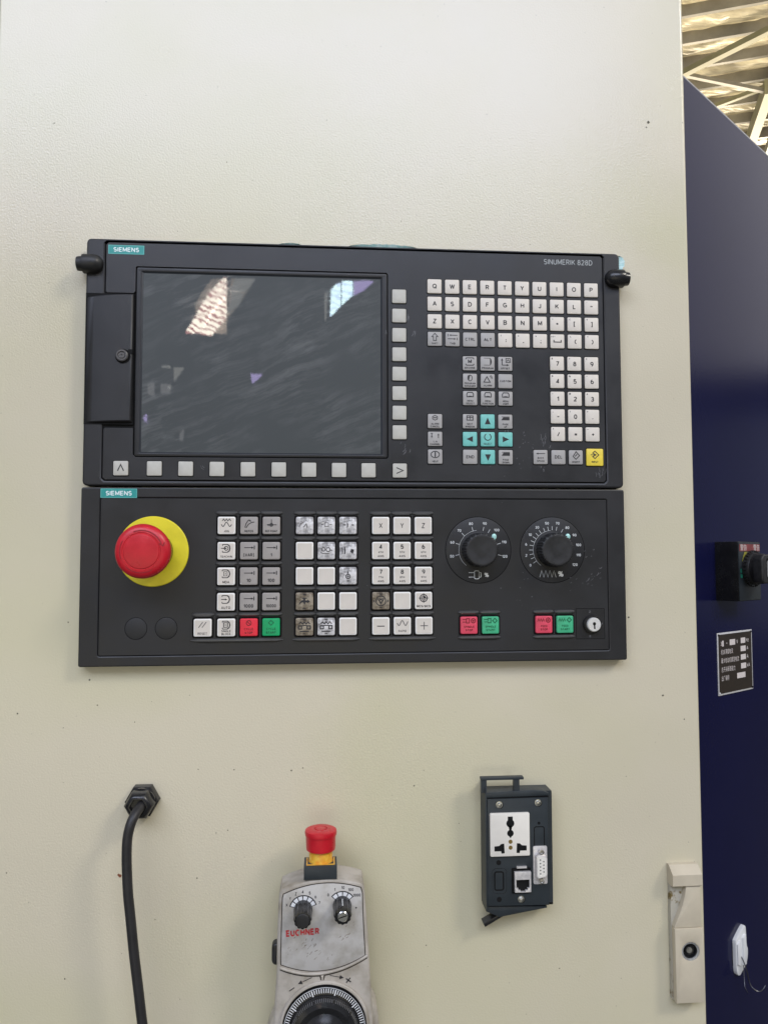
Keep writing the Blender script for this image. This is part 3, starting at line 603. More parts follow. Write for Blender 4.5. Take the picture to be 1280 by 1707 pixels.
KW = 15.3
def lowkeymesh(m):
    g = G().prism(rr(0, 0, KW, KW, 1.4, 3), .6, -2.6, .7, 3)
    return mesh('key', g, m)
LK = {}
def lokey(x, z, m, spec=None, inkm='ink', label=None):
    if m not in LK: LK[m] = lowkeymesh('keyrim' if m == 'key' else m)
    o = link('key', LK[m], lo, (x + LX, random.uniform(-.15, .15), z + LZ), label)
    if m in ('key', 'redkey', 'greenkey', 'greylow'):
        mm = 'face_' + m
        if mm not in LK: LK[mm] = mesh('cap_face', G().prism(rr(0, 0, KW - 2.2, KW - 2.2, .8, 2), -2.5, -2.68), {'key': 'key'}.get(m, m))
        if m == 'key': link('cap_face', LK[mm], o)
    if spec: link('legend', draw(spec, 2.7, inkm), o)
    return o
def block(cols, rws, skip=()):
    """black wells, separators and the rounded ridges above each key row"""
    zs = [-33.8 - 22.2 * r for r in rws]; z0, z1 = min(zs) - 10, max(zs) + 10
    g = G()
    for r in rws:
        for c in cols[r]: g.poly(rr(c + LX, -33.8 - 22.2 * r + LZ, 18.4, 18.2, 1.6, 2), -.12)
    ink('key_well', g, 'well', lo)
    for r in rws:
        cs = cols[r]; zz = -33.8 - 22.2 * r
        gs = G()
        for a, b in zip(cs, cs[1:]): gs.box((a + b) / 2 - .55 + LX, (a + b) / 2 + .55 + LX, -1.0, 0, zz - 10.4 + LZ, zz + 9.6 + LZ)
        if gs.v: part('key_divider', gs, 'black', lo)
        for c in cs: part('key_ridge', ridge(19.2, 1.75), 'ridge', lo, (c + LX, 0, zz + 11.1 + LZ))
    cs = cols[max(rws)]; part('key_ridge', ridge(cs[-1] - cs[0] + 21, 1.75), 'ridge', lo, ((cs[0] + cs[-1]) / 2 + LX, 0, zs[-1] - 11.2 + LZ) if zs[-1] == min(zs) else ((cs[0] + cs[-1]) / 2 + LX, 0, min(zs) - 11.2 + LZ))
_rg = {}
def ridge(L_, r):
    n = 10; v = []; f = []; st = [(-.5, .25), (-.47, .62), (-.42, .9), (-.3, 1), (.3, 1), (.42, .9), (.47, .62), (.5, .25)]
    for t, q in st:
        for k in range(n): a = 2 * pi * k / n; v.append((t * L_, -2.2 * q * sin(a), r * q * cos(a)))
    m = len(st)
    for i in range(m - 1):
        for k in range(n): f.append((i * n + k, i * n + (k + 1) % n, (i + 1) * n + (k + 1) % n, (i + 1) * n + k))
    f += [tuple(range(n)), tuple(range((m - 1) * n, m * n))]
    return G().add(v, f)
g1 = [124.3, 143.8, 163.2]; g2 = [192.3, 211.3, 230.4]; g3 = [259.4, 278.4, 297.4]
block({0: g1, 1: g1, 2: g1, 3: g1, 4: [104.6] + [124.8, 144.2, 163.4]}, [0, 1, 2, 3, 4])
block({r: g2 for r in range(5)}, list(range(5))); block({r: g3 for r in range(5)}, list(range(5)))
RZ = lambda r: -33.8 - 22.2 * r
zig = lambda x0, x1, z, a, n_: [(x0 + (x1 - x0) * k / n_, z + (a if k % 2 else -a)) for k in range(n_ + 1)]
sine = lambda x0, x1, z, a, per: [(x0 + (x1 - x0) * k / 24, z + a * sin(2 * pi * per * k / 24)) for k in range(25)]
low = lambda t, h=2.0, z=-5.0, xs=.95: T(t, h, 0, z, 0, xs)
prog = [('s', [(-3.2, 5.6), (1.0, 5.6)], .5), ('s', [(-3.2, -1.2), (1.0, -1.2)], .5), ('s', [(1.0, 5.6), (2.6, 4.4), (3.2, 2.2), (2.6, 0), (1.0, -1.2)], .7), ('s', [(-3.2, 5.6), (-3.2, 4.4)], .5), ('s', [(-3.2, -1.2), (-3.2, 0)], .5)]
stp = lambda s_: [*arrow(-4, 2.8, 4.2, 2.8, .45, 2.0), ('s', [(4.7, 4.6), (4.7, 1.2)], .6), T(s_, 3.0 if len(s_) < 5 else 2.8, 0, -3.6, 0, 1.0 if len(s_) < 5 else .86)]
lokey(g1[0], RZ(0), 'key', [('s', zig(-3.8, 3.8, 4.8, .9, 6), .45), ('s', sine(-4.4, 4.4, 1.0, -1.9, 1.5), .5), low('JOG', 1.9)], 'ink')
lokey(g1[1], RZ(0), 'greylow', [('s', [(-3.6, -2), (-2.6, 1.6), (-1.0, 4.2), (.6, 5.0)], .5), *arrow(-.4, 5, 2.0, 3.4, .5, 1.6), ('s', [(-2.6, -2.2), (-.4, 1.2), (2.4, 2.8), (4.6, 3.0)], .5), low('REPOS', 1.9)])
lokey(g1[2], RZ(0), 'greylow', [('s', [(0, 5.4), (0, -.2)], .5), ('s', [(4.6, .6), (1.4, .6)], .5), *arrow(1.6, .6, -4.2, .6, .5, 2), ('c', circ(0, .6, 1.3, 12), .5), low('REF POINT', 1.7)])
lokey(g1[0], RZ(1), 'key', prog + [('c', circ(0, 2.2, 1.7, 12), .5), *arrow(-4.4, 2.2, .6, 2.2, .5, 1.6), low('TEACH IN', 1.8)])
lokey(g1[1], RZ(1), 'greylow', stp('[VAR]')); lokey(g1[2], RZ(1), 'greylow', stp('1'))
lokey(g1[0], RZ(2), 'key', prog + [('c', [(-2, 4), (1, 4), (1, .4), (-2, .4)], .35), T('A', 1.6, -.5, 2.2), low('MDA', 2.2)])
lokey(g1[1], RZ(2), 'greylow', stp('10')); lokey(g1[2], RZ(2), 'greylow', stp('100'))
lokey(g1[0], RZ(3), 'key', prog + [*arrow(-4, 2.2, 1.2, 2.2, .5, 1.8), low('AUTO', 2.3)])
lokey(g1[1], RZ(3), 'greylow', stp('1000')); lokey(g1[2], RZ(3), 'greylow', stp('10000'))
lokey(104.6, RZ(4), 'key', [('s', [(-3.4, .2), (.2, 5)], .5), ('s', [(-.4, .2), (3.2, 5)], .5), low('RESET', 2.1)], 'inkfaint')
lokey(124.8, RZ(4), 'key', [q if q[0] != 's' else q for q in prog] + [('c', [(-2.2, 4.2), (1.2, 4.2), (1.2, .4), (-2.2, .4)], .5), *arrow(-1.6, 2.3, .8, 2.3, .4, 1), T('SINGLE', 1.9, 0, -3.0, 0, .95), T('BLOCK', 1.9, 0, -5.5, 0, .95)])
lokey(144.2, RZ(4), 'redkey', [('c', circ(0, 3.8, 2.1, 14), .55), ('s', [(-1.4, 5.2), (1.4, 2.4)], .5), T('CYCLE', 2.0, 0, -1.4, 0, .95), T('STOP', 2.0, 0, -4.6, 1, .95)], 'inkred', 'red cycle stop key')
lokey(163.4, RZ(4), 'greenkey', [('c', [(0, 6), (2.2, 3.9), (0, 1.8), (-2.2, 3.9)], .45), T('CYCLE', 2.0, 0, -1.4, 0, .95), T('START', 2.0, 0, -4.6, 1, .95)], 'inkgreen', 'green cycle start key')
mach = [('c', [(-5.2, .9), (-2.4, .9), (-2.4, -1.8), (-5.2, -1.8)], .7), ('c', [(2.4, .9), (5.2, .9), (5.2, -1.8), (2.4, -1.8)], .7), ('s', [(-2.4, 1.2), (2.4, 1.2)], .6), ('s', zig(-4.8, 4.8, 3.4, .9, 6), .6), ('s', [(-4, -3.9), (4, -3.9)], .7), ('p', [(-1.8, 6.5), (1.8, 6.5), (0, 5.5)]), ('p', [(-1.8, -6.2), (1.8, -6.2), (0, -5.4)])]
for c, r in ((0, 0), (1, 0), (2, 0), (1, 1), (2, 1), (2, 2)):
    sp = {(0, 0): [('s', [(-4, 1.5), (-1.2, 2.6)], .6), ('s', [(-1, -1.5), (1.4, 1.6), (2.2, -2)], .6), ('s', [(-5, -1), (-3.6, 1)], .4)],
          (1, 0): [('s', [(-4.6, .8), (-2.2, 1.6)], .5), ('c', [(-1.5, 2.4), (1.8, 2.4), (1.8, -.8), (-1.5, -.8)], .4), ('s', [(2.8, .8), (4.8, .8)], .5)],
          (2, 0): [('s', [(-4.6, .6), (-2.0, .6)], .7), ('p', [(-1, 2.4), (.2, 1.8), (0, -1.6), (-1, -2)]), ('s', [(3, .6), (5.2, .4)], .8)],
          (1, 1): [('c', circ(-2.6, 1.2, 1.6, 10), .6), ('c', circ(1.6, 1, 1.8, 10), .6), ('s', [(-5, -1.5), (-3, -2.5), (2.6, -2.4)], .5), ('s', [(3.6, .4), (5.4, .4)], .6)],
          (2, 1): [('s', [(-5, 3), (-5, -3)], .5), ('s', [(-3, 3), (-2.6, 0), (-3, -3)], .8), ('p', [(2.8, 1.6), (5.4, .8), (4.2, -2.8), (2, -1)])],
          (2, 2): [('c', circ(0, -.5, 1.9, 14), .6), ('c', circ(0, -.5, .6, 8), .5), ('p', [(0, 4.8), (.6, 2), (-.6, 2)]), ('p', [(0, -5), (1.4, -4), (-1.4, -4)])]}[c, r]
    lokey(g2[c], RZ(r), 'clearkey', sp, 'inkfaint' if (c, r) not in ((2, 1), (2, 2)) else 'ink', 'clear key without its insert, silvery and grimy inside')
for c, r in ((0, 1), (0, 2), (1, 2), (1, 3), (2, 3), (2, 4)): lokey(g2[c], RZ(r), 'key', None, label='blank ivory key')
tap = [('p', [(-4.8, -3.2), (-4.2, -.8), (-2.6, .9), (-.9, 1.2), (-.9, -.9), (-2.6, -.9), (-3.6, -2)]), ('p', [(-.9, 2.4), (.7, 2.4), (.7, -2.6), (-.2, -2.6), (-.9, -1)]), ('p', [(-2.2, 3.2), (2.2, 3.2), (2.2, 2.4), (-2.2, 2.4)]), ('p', [(.7, .9), (2.6, .9), (2.6, 1.7), (4.8, 0), (2.6, -1.7), (2.6, -.9), (.7, -.9)]), ('p', [(-2, 6.6), (2, 6.6), (0, 5.2)]), ('p', [(-2, -6.4), (2, -6.4), (0, -5.2)])]
lokey(g2[0], RZ(3), 'brownkey', tap, 'ink', 'clear brown key showing a black tap symbol')
lokey(g2[0], RZ(4), 'brownkey', mach, 'ink', 'clear brown key with a machine door symbol')
lokey(g2[1], RZ(4), 'clearkey', mach, 'ink', 'clear silvery key with a machine door symbol')
for i, ch in enumerate('XYZ'): lokey(g3[i], RZ(0), 'key', [T(ch, 4.6, 0, 0, 0, .9)])
for r in (1, 2):
    for c in range(3):
        nn = str(4 + (r - 1) * 3 + c); lokey(g3[c], RZ(r), 'key', [T(nn, 4.0, 0, 3.4, 1), T(nn + 'TH', 1.9, 0, -1.4, 0, .9), T('AXIS', 1.9, 0, -4.9, 0, 1)])
hw = [('c', circ(0, 0, 4.3, 18), .6), ('c', circ(0, 0, 1.2, 10), .5), ('c', [(-2.6, 1.8), (2.6, 1.8), (0, -2.6)], .5), ('p', [(-1.8, 6.4), (1.8, 6.4), (0, 5.2)]), ('p', [(-1.8, -6.2), (1.8, -6.2), (0, -5.2)]), ('s', [(-6.2, 1), (-6.2, -1)], .7), ('s', [(6.2, 1), (6.2, -1)], .7)]
lokey(g3[0], RZ(3), 'brownkey', hw, 'ink', 'clear brown key with a handwheel symbol'); lokey(g3[1], RZ(3), 'key', None, label='blank ivory key')
lokey(g3[2], RZ(3), 'key', [('c', circ(0, 2.2, 3.2, 16), .6), ('c', circ(0, 2.2, 1.9, 12), .4), ('s', [(-4.2, 2.2), (4.2, 2.2)], .5), ('s', [(0, 6.4), (0, -2)], .5), ('p', [(0, 2.2), (1.8, 2.2), (1.2, 3.6), (0, 4.1)]), T('MCS/WCS', 2.0, 0, -4.9, 1, .92)])
lokey(g3[0], RZ(4), 'key', [('s', [(-3.4, 0), (3.2, 0)], .6)]); lokey(g3[1], RZ(4), 'key', [('s', sine(-4.6, 4.8, 2.6, -2.2, 1.6), .55), T('RAPID', 1.9, 0, -4.4, 0, 1)], 'inkfaint')
lokey(297.7, RZ(4), 'key', [('s', [(-3.4, 0), (3.4, 0)], .55), ('s', [(0, 3.4), (0, -3.4)], .55)], 'inkfaint')
# the two pairs below the dials
def pair(xa, xb):
    g = G()
    for c in (xa, xb): g.poly(rr(c + LX, -122.7 + LZ, 18.2, 18.0, 1.6, 2), -.12)
    ink('key_well', g, 'well', lo)
    part('key_divider', G().box((xa + xb) / 2 - .55 + LX, (xa + xb) / 2 + .55 + LX, -1.0, 0, -132.4 + LZ, -112.8 + LZ), 'black', lo)
    for c in (xa, xb): part('key_ridge', ridge(19.2, 1.75), 'ridge', lo, (c + LX, 0, -111.4 + LZ))
    part('key_ridge', ridge(38.5, 1.75), 'ridge', lo, ((xa + xb) / 2 + LX, 0, -133.7 + LZ))
spin = [('s', [(-6, 5.2), (-2.4, 5.2)], .45), ('s', [(-6, 3.0), (-2.4, 3.0)], .45), ('c', [(-2.4, 6), (.2, 6), (.2, 2.2), (-2.4, 2.2)], .55)]
fz = [('s', zig(-6, .4, 4.1, 1.2, 6), .5)]
stopi = [('c', circ(3.8, 4.1, 1.9, 12), .6), ('p', circ(3.8, 4.1, .9, 8))]; goi = [('c', [(3.8, 6.1), (5.8, 4.1), (3.8, 2.1), (1.8, 4.1)], .6)]
pair(338.0, 357.4); pair(406.0, 425.3)
w2 = lambda a, b: [T(a, 1.9, 0, -1.2, 0, .95), T(b, 1.9, 0, -4.2, 1, .95)]
lokey(338.0, -122.7, 'pinkkey', spin + stopi + w2('SPINDLE', 'STOP'), 'inkred', 'faded red spindle stop key'); lokey(357.4, -122.7, 'mintkey', spin + goi + w2('SPINDLE', 'START'), 'inkgreen', 'faded green spindle start key')
lokey(406.0, -122.7, 'pinkkey', fz + stopi + w2('FEED', 'STOP'), 'inkred', 'faded red feed stop key'); lokey(425.3, -122.7, 'mintkey', fz + goi + w2('FEED', 'START'), 'inkgreen', 'faded green feed start key')
# dials
def dial(x, z, labels, icon, pa, ticks):
    d = part('dial_plate', G().lathe([(29.4, .05), (29.4, .32), (29.1, .42)], 0, 0, 0, 72), 'black', lo, (x + LX, 0, z + LZ))
    ink('plate_gap', G().stroke(circ(0, 0, 29.8, 72), .7, -.13, True), 'gap', d)
    g = G()
    for a, t in labels: g.text(t, 2.5, 24.6 * cos(radians(a)), 24.6 * sin(radians(a)), -.5, 1, .95)
    for a in ticks: g.stroke([(17.9 * cos(radians(a)), 17.9 * sin(radians(a))), (21.4 * cos(radians(a)), 21.4 * sin(radians(a)))], .42, -.5)
    g.stroke(circ(0, 0, 17.7, 40, 95, 232), .25, -.5)
    ink('scale_print', g, 'white', d)
    g = G()
    for q in icon:
        if q[0] == 't': g.text(q[1], q[2], q[3], q[4], -.5, *q[5:])
        else: g.stroke(q[1], q[2], -.5, q[0] == 'c')
    ink('dial_symbol', g, 'white', d)
    k = part('dial_knob', G().lathe([(16.6, .5), (16.6, 1.5), (15.4, 1.7), (15.2, 3), (14.9, 14.2), (14.4, 15.8), (13.6, 16.6), (12.6, 16.8), (11.4, 16.6), (5, 16.5), (.2, 16.5)], 0, 0, 0, 144, rmod=lambda a, kk: 1 + (.022 if 3 <= kk <= 5 else 0) * (1 if sin(a * 36) > 0 else -1)), 'knob', d)
    a = radians(pa); g = G()
    p = G().lathe([(2.2, .4), (2.2, 1.5), (1.7, 2.0), (1.0, 2.2), (.1, 2.2)], 0, 0, 0, 16)
    p.v = [(18.6 * cos(a) + vx * 1.0, vy, 18.6 * sin(a) + vz * 1.25) for vx, vy, vz in p.v]
    part('pointer_mark', p, 'pointer', k)
M['pointer'] = mat('mint_pointer', (.42, .72, .66), .3, var=.12, vscale=400)
dial(347.4, -55.7, [(193, '50'), (163.5, '60'), (134.5, '70'), (105.5, '80'), (76, '90'), (47, '100'), (17, '110'), (-13.5, '120')],
     [('s', [(-9, -20.2), (-4.2, -20.2)], .55), ('s', [(-9, -24.2), (-4.2, -24.2)], .55), ('c', rr(-1.7, -22.2, 4.2, 7.2, 1, 2), .6), ('c', [(.6, -19.8), (2.2, -20.4), (2.2, -24), (.6, -24.6)], .5), ('t', '%', 4.2, 7.2, -22.3, 1)], 40, [193, 163.5, 134.5, 105.5, 76, 60, 17, -13.5])
dial(415.2, -55.7, [(214, '0'), (191.5, '2'), (168, '6'), (146, '10'), (124, '30'), (101, '50'), (78, '70'), (55, '80'), (33, '90'), (10.5, '100'), (-11, '110'), (-33, '120')],
     [('s', zig(-12, 3, -21.6, 3.0, 8), .35), ('t', '%', 5.2, 7.4, -21.7, 1)], 40, [214, 202, 191.5, 180, 168, 157, 146, 135, 124, 112, 101, 90, 78, 62])
# key switch
ks = part('key_switch_plate', G().prism(rr(449.4 + LX, -122.4 + LZ, 25.6, 26.6, .4, 1), .2, -.22), 'black', lo)
ink('plate_gap', G().stroke(rr(449.4 + LX, -122.4 + LZ, 26.2, 27.2, .4, 1), .5, -.14, True), 'gap', ks)
part('barrel', G().lathe([(8.3, .1), (8.3, 2.6), (7.6, 3.4), (6.4, 3.4)], 450.6 + LX, 0, -122.8 + LZ, 32), 'gloss', ks)
part('lock_face', G().lathe([(6.3, 1), (6.3, 5.6), (5.7, 6.3), (.1, 6.4)], 450.9 + LX, 0, -122.9 + LZ, 32), 'lockface', ks)
g = G(); g.poly(circ(450.9 + LX, -122.0 + LZ, 1.5, 12), -6.5); g.poly([(450.3 + LX, -122.4 + LZ), (451.5 + LX, -122.4 + LZ), (451.8 + LX, -126.6 + LZ), (450.5 + LX, -126.6 + LZ)], -6.52); ink('keyhole', g, 'gap', ks)
g = G().text('2', 2, 449 + LX, -111.7 + LZ, -.26).text('1', 2, 460.2 + LX, -122.6 + LZ, -.26).text('0', 2, 449 + LX, -133.6 + LZ, -.26); ink('position_numbers', g, 'scratch', ks)
# emergency stop
es = part('emergency_stop', G().lathe([(30.6, 0), (30.6, 1.0), (30.0, 1.5), (16, 1.6)], 61.2 + LX, 0, -56.4 + LZ, 72), 'yellow', lo, label='yellow disc with large red mushroom button')
ex, ez = 61.2 + LX, -56.4 + LZ
part('collar', G().lathe([(17.4, 1), (17.4, 20), (15.5, 22), (14, 34)], ex, 0, ez, 40), 'gloss', es)
part('mushroom_button', G().lathe([(14, 26), (18, 26.6), (20.8, 29), (22.0, 33), (22.5, 37.5), (22.1, 40.2), (20.8, 42.3), (18.4, 43.6), (15.6, 44.0), (15.2, 43.5), (14.4, 43.5), (14.0, 44.1), (12.2, 44.4), (5, 45.0), (.2, 45.1)], ex, 0, ez, 72, rmod=lambda a, k: 1 + .008 * cos(3 * a + .6)), 'red', es)
g = G()
g.stroke(circ(ex, ez, 17.0, 22, 20, 112), .9, -44.05); g.stroke([(ex + 14.0, ez + 6.2), (ex + 17.4, ez + 4.6), (ex + 18.4, ez + 7.4)], .8, -44.0)
g.stroke(circ(ex, ez, 17.2, 16, 150, 200), .6, -44.05); g.stroke(circ(ex, ez, 17.4, 20, 225, 300), .5, -44.02)
ink('turn_arrow', g, 'redin', es)
scratches(lo, [(x + LX, z + LZ, n_, L_, a, s) for x, z, n_, L_, a, s in [(452, -78, 10, 4, 20, 7), (440, -92, 8, 2, 10, 12), (380, -88, 6, 1.2, 10, 18), (392, -80, 3, 2, 0, 5), (448, -60, 4, 3, 30, 5), (252, -80, 3, 1, 0, 8)]])

# ============================================================ FILM SCRAPS ROUND THE PANEL EDGE
def scrap(x0, x1, z0, z1, label, vert=False):
    g = G(); n_ = 22; v = []
    for i in range(n_ + 1):
        t = i / n_; e = sin(pi * t) ** .5 if 0 < t < 1 else 0
        if vert: v += [(x0, 1, z0 + (z1 - z0) * t), (x0 + (x1 - x0) * e * random.uniform(.75, 1.05), -.4, z0 + (z1 - z0) * t)]
        else: v += [(x0 + (x1 - x0) * t, 1, z0), (x0 + (x1 - x0) * t, -.6, z0 + (z1 - z0) * e * random.uniform(.7, 1.0))]
    g.add(v, [(2 * i, 2 * i + 1, 2 * i + 3, 2 * i + 2) for i in range(n_)]); g2_ = G().add(v, g.f)
    g.add([(x, y + .35, z) for x, y, z in v], g.f[:n_])
    g.v = [(x - x0, y, z - z0) for x, y, z in g.v]
    single('film_scrap', g, 'film', label, 'film scrap', (x0, 2.2, z0), 'torn protective film round the panel')
scrap(230, 294, 220.2, 223.6, 'long torn strip of pale teal film along the middle of the panel top edge')
scrap(168, 188, 220.2, 222.2, 'short teal film sliver on the panel top edge, left of the long strip')
scrap(483.2, 489.5, 205, 219, 'small teal film scrap beside the upper right rubber corner cap', True)

# ============================================================ CABLE AND GLAND
cb = thing('cable_gland', 'black cable hanging from a hexagonal gland nut left of the handwheel unit', 'cable', (53.8, WY, -271))
hexp = [(14.4 * cos(radians(a)), 14.4 * sin(radians(a))) for a in range(0, 360, 60)]
part('lock_nut', G().prism(hexp, 0, -9, .8), 'gloss', cb)
part('dome_nut', G().lathe([(12.6, 8.8), (12.7, 16), (12.2, 19.5), (10.6, 22), (8.4, 23.4), (7.0, 23.2), (6.6, 20)], 0, 0, 0, 6, rmod=None).lathe([(12.2, 8.9), (12.2, 12)], 0, 0, 0, 32), 'gloss', cb, ang=50)
path = []
K = [(2.5, -14, 1), (2, -23, 0), (-.5, -31, -4), (-3, -35, -11), (-4.8, -36, -21), (-5.2, -36, -33), (-4.8, -36, -46), (-3.6, -36, -65), (-1.4, -36, -84), (1.9, -36, -113), (5.7, -36, -141), (9.4, -36, -169), (17, -36, -220)]
def crom(K, m=6):
    out = []
    for i in range(len(K) - 1):
        p = [Vector(K[max(0, min(len(K) - 1, j))]) for j in (i - 1, i, i + 1, i + 2)]
        for k in range(m):
            t = k / m; out.append(.5 * ((2 * p[1]) + (p[2] - p[0]) * t + (2 * p[0] - 5 * p[1] + 4 * p[2] - p[3]) * t * t + (3 * p[1] - p[0] - 3 * p[2] + p[3]) * t ** 3))
    out.append(Vector(K[-1])); return out
part('cable', G().tube(crom(K), 4.05, 16), 'cable', cb, ang=80)

# ============================================================ HANDWHEEL UNIT
hx, hz = 208, -560
hu = thing('handwheel_unit', 'worn grey handheld unit with two selector knobs and dial wheel hanging on the cabinet', 'hand control', (hx, 0, hz))
HX = lambda pts: [(x - hx, z - hz) for x, z in pts]
def arcpts(x0, z0, xm, zm, x1, z1, n_=14):
    return [(((1 - t) ** 2) * x0 + 2 * t * (1 - t) * (2 * xm - (x0 + x1) / 2) + t * t * x1, ((1 - t) ** 2) * z0 + 2 * t * (1 - t) * (2 * zm - (z0 + z1) / 2) + t * t * z1) for t in [k / n_ for k in range(n_ + 1)]]
top = arcpts(174.6, -334.5, 207.5, -326.2, 241.6, -331.2)
body = [(171.6, -372), (172.6, -345), (173.2, -338)] + top + [(243, -334), (244.2, -350), (246, -373), (247.5, -400), (249.5, -430), (250, -470), (240, -520), (176, -520), (168, -470), (169.5, -430), (171.4, -400)]
bd = part('body', G().prism(HX(body), -4, -33, 2.4, 3), 'housing', hu)
wings = circ(208.5, -470, 47.5, 24, 92, 200) + [(165, -520), (250, -520), (256.5, -485), (256, -452), (254.5, -441), (251.5, -435), (245, -431)]
part('wheel_flange', G().prism(HX(wings), 4, -22, 5, 3), 'housing', hu)
part('mount_bracket', G().box(185 - hx, 232 - hx, -4, WY - .5, -470 - hz, -370 - hz), 'gap', hu)
ftop = arcpts(177, -337.3, 208, -329.8, 239.6, -334.2); fbot = arcpts(243.2, -388.2, 209, -398.8, 175.2, -392.8)
fp = ftop + [(240.9, -338), (241.6, -360)] + fbot + [(175.0, -388), (175.6, -360), (176.2, -340)]
part('face_gap', G().prism(HX(inset(fp, -.8)), -32, -33.15), 'grime', hu)
part('faceplate', G().prism(HX(fp), -33, -33.7, .4), 'face', hu)
rb_ = G()
ink('bead_grime_line', G().stroke([(x - hx, z - hz - 1.7) for x, z in arcpts(245.2, -388.8, 209, -401.4, 174.2, -395.4, 20)], 1.0, -33.1), 'grime', hu)  # line of grime along the lower side of the rim bead
lo_arc = arcpts(245.4, -388.6, 209, -401.2, 174.0, -395.2, 20); pth = [(x - hx, -33.4, z - hz) for x, z in lo_arc]
part('rim_bead', G().tube(pth, 1.15, 8), 'housing', hu, ang=80)
part('index_notch', G().prism(HX([(205.7, -401.6), (211.2, -401.8), (209.6, -407.6), (207.4, -407.4)]), -32, -33.3).add([], []), 'grime', hu)
part('index_mark', G().prism(HX([(207.3, -401.6), (209.8, -401.8), (209.0, -406.6), (208.0, -406.4)]), -33, -33.7), 'housing', hu)
M['euchner'] = mat('red_lettering', (.52, .02, .03), .5, vscale=300, col2=(.62, .12, .12), vlo=.5, vhi=.9)
ink('brand_lettering', G().text('EUCHNER', 5.3, 192.4 - hx, -367.8 - hz, -33.8, 2, .83, rot=radians(2.0), gap=.08), 'euchner', hu)
def selector(x, z, nseg, labels, a0, a1, bare):
    g = G(); gw = G(); r0, r1 = 7.4, 11.4
    for k in range(nseg):
        b0 = a0 + (a1 - a0) * (k + .10) / nseg; b1 = a0 + (a1 - a0) * (k + .90) / nseg
        gw.poly(circ(x, z, r1 - .8, 4, b0, b1) + list(reversed(circ(x, z, r0, 4, b0, b1))), -33.86)
    g.poly(circ(x, z, r1 + .1, 22, a0 + 1, a1 - 1) + list(reversed(circ(x, z, r0 - 1, 22, a0 + 1, a1 - 1))), -33.82)
    g.f = g.f[:-1]; n_ = 23
    for i in range(22): g.f.append((i, i + 1, 2 * n_ - 2 - i, 2 * n_ - 1 - i))
    for t, lx_, lz_ in labels: g.text(t, 2.5, lx_, lz_, -33.82, 1, .85)
    ink('selector_scale', g, 'ink', hu); ink('scale_windows', gw, 'hook', hu)
    k = part('selector_knob', G().lathe([(7.6, 0), (7.7, 2), (7.2, 4), (6.9, 12), (7.0, 17.5), (6.5, 19.4), (5.6, 19.6), (.2, 19.6)], 0, 0, 0, 96, rmod=lambda a, kk: 1 + (.05 if 2 <= kk <= 5 else 0) * cos(a * 12)), 'gloss', hu, (x, -33.7, z))
    part('knob_flute', G().box(-.38, .38, -17.5, -2, 6.6, 7.45), 'white' if bare else 'knob', k)
    if bare:
        part('shaft_screw', G().lathe([(4.2, 19.3), (4.2, 20.3), (3.6, 20.8), (.1, 20.8)], 0, 0, 0, 24), 'chrome', k)
        ink('screw_slot', G().stroke([(-3.2, -1.0), (3.2, 1.0)], .8, -20.86), 'gap', k)
    else: part('knob_cap', G().lathe([(5.4, 19.4), (5.4, 20.2), (4.9, 20.7), (.1, 20.8)], 0, 0, 0, 24), 'knob', k)
sx1, sz1 = 192.8 - hx, -349.6 - hz; sx2, sz2 = 224.6 - hx, -347.4 - hz
def lab(x, z, r, items, a0, a1): return [(t, x + r * cos(radians(a0 + (a1 - a0) * k / (len(items) - 1))), z + r * sin(radians(a0 + (a1 - a0) * k / (len(items) - 1)))) for k, t in enumerate(items)]
selector(sx1, sz1, 6, lab(sx1, sz1, 14.0, ['X', 'Y', 'Z', '4', '5', '6', '7'], 163, 20), 166, 18, False)
selector(sx2, sz2, 4, lab(sx2, sz2 - .5, 14.6, ['0', '1', '10', '100', '1000'], 141, 34), 140, 36, True)
ink('dot', G().poly(circ(sx2 + 11.5, sz2 - 2.4, .7, 10), -33.85), 'ink', hu)
# direction arrows and signs round the wheel
g = G()
for q in arrow(200 - hx, -404.2 - hz, 188.8 - hx, -408.8 - hz, .5, 3.4) + arrow(214.6 - hx, -403.2 - hz, 226 - hx, -405.6 - hz, .5, 3.4):
    g.stroke(q[1], q[2], -33.3) if q[0] == 's' else g.poly(q[1], -33.3)
g.stroke([(181.6 - hx, -414.2 - hz), (185.8 - hx, -411.6 - hz)], .7, -33.3)
g.stroke([(228.0 - hx, -409.6 - hz), (231.4 - hx, -405.8 - hz)], .9, -33.3); g.stroke([(227.8 - hx, -406.2 - hz), (231.8 - hx, -409.2 - hz)], .9, -33.3)
ink('direction_print', g, 'ink', hu)
wx, wz = 210.3 - hx, -443.2 - hz
wh = part('dial_wheel', G().lathe([(36.6, 0), (36.6, 2.2), (35.8, 3.2), (34.6, 3.4), (33.9, 2.6), (33.6, 1.6)], 0, 0, 0, 96), 'housing', hu, (wx, -32.6, wz))
part('wheel_gap', G().lathe([(34.3, 1), (34.3, 2.3), (33.4, 2.3)], 0, 0, 0, 72), 'gap', wh)
part('scale_ring', G().lathe([(33.0, 1.2), (33.0, 4.6), (32.3, 5.1), (27.8, 5.8), (27.0, 9.4), (25.6, 12.6), (22, 14.2), (17, 13.4), (13, 15.5), (8, 19), (.2, 20)], 0, 0, 0, 100, rmod=lambda a, k: 1), 'gloss', wh)
g = G(); g2_ = G()
def rad(g, a, r0, r1, w_, y0, y1):
    c, s = cos(a), sin(a); g.add([(r0 * c - w_ * s, -y0, r0 * s + w_ * c), (r0 * c + w_ * s, -y0, r0 * s - w_ * c), (r1 * c + w_ * s * 1.1, -y1, r1 * s - w_ * c * 1.1), (r1 * c - w_ * s * 1.1, -y1, r1 * s + w_ * c * 1.1)], [(0, 1, 2, 3)])
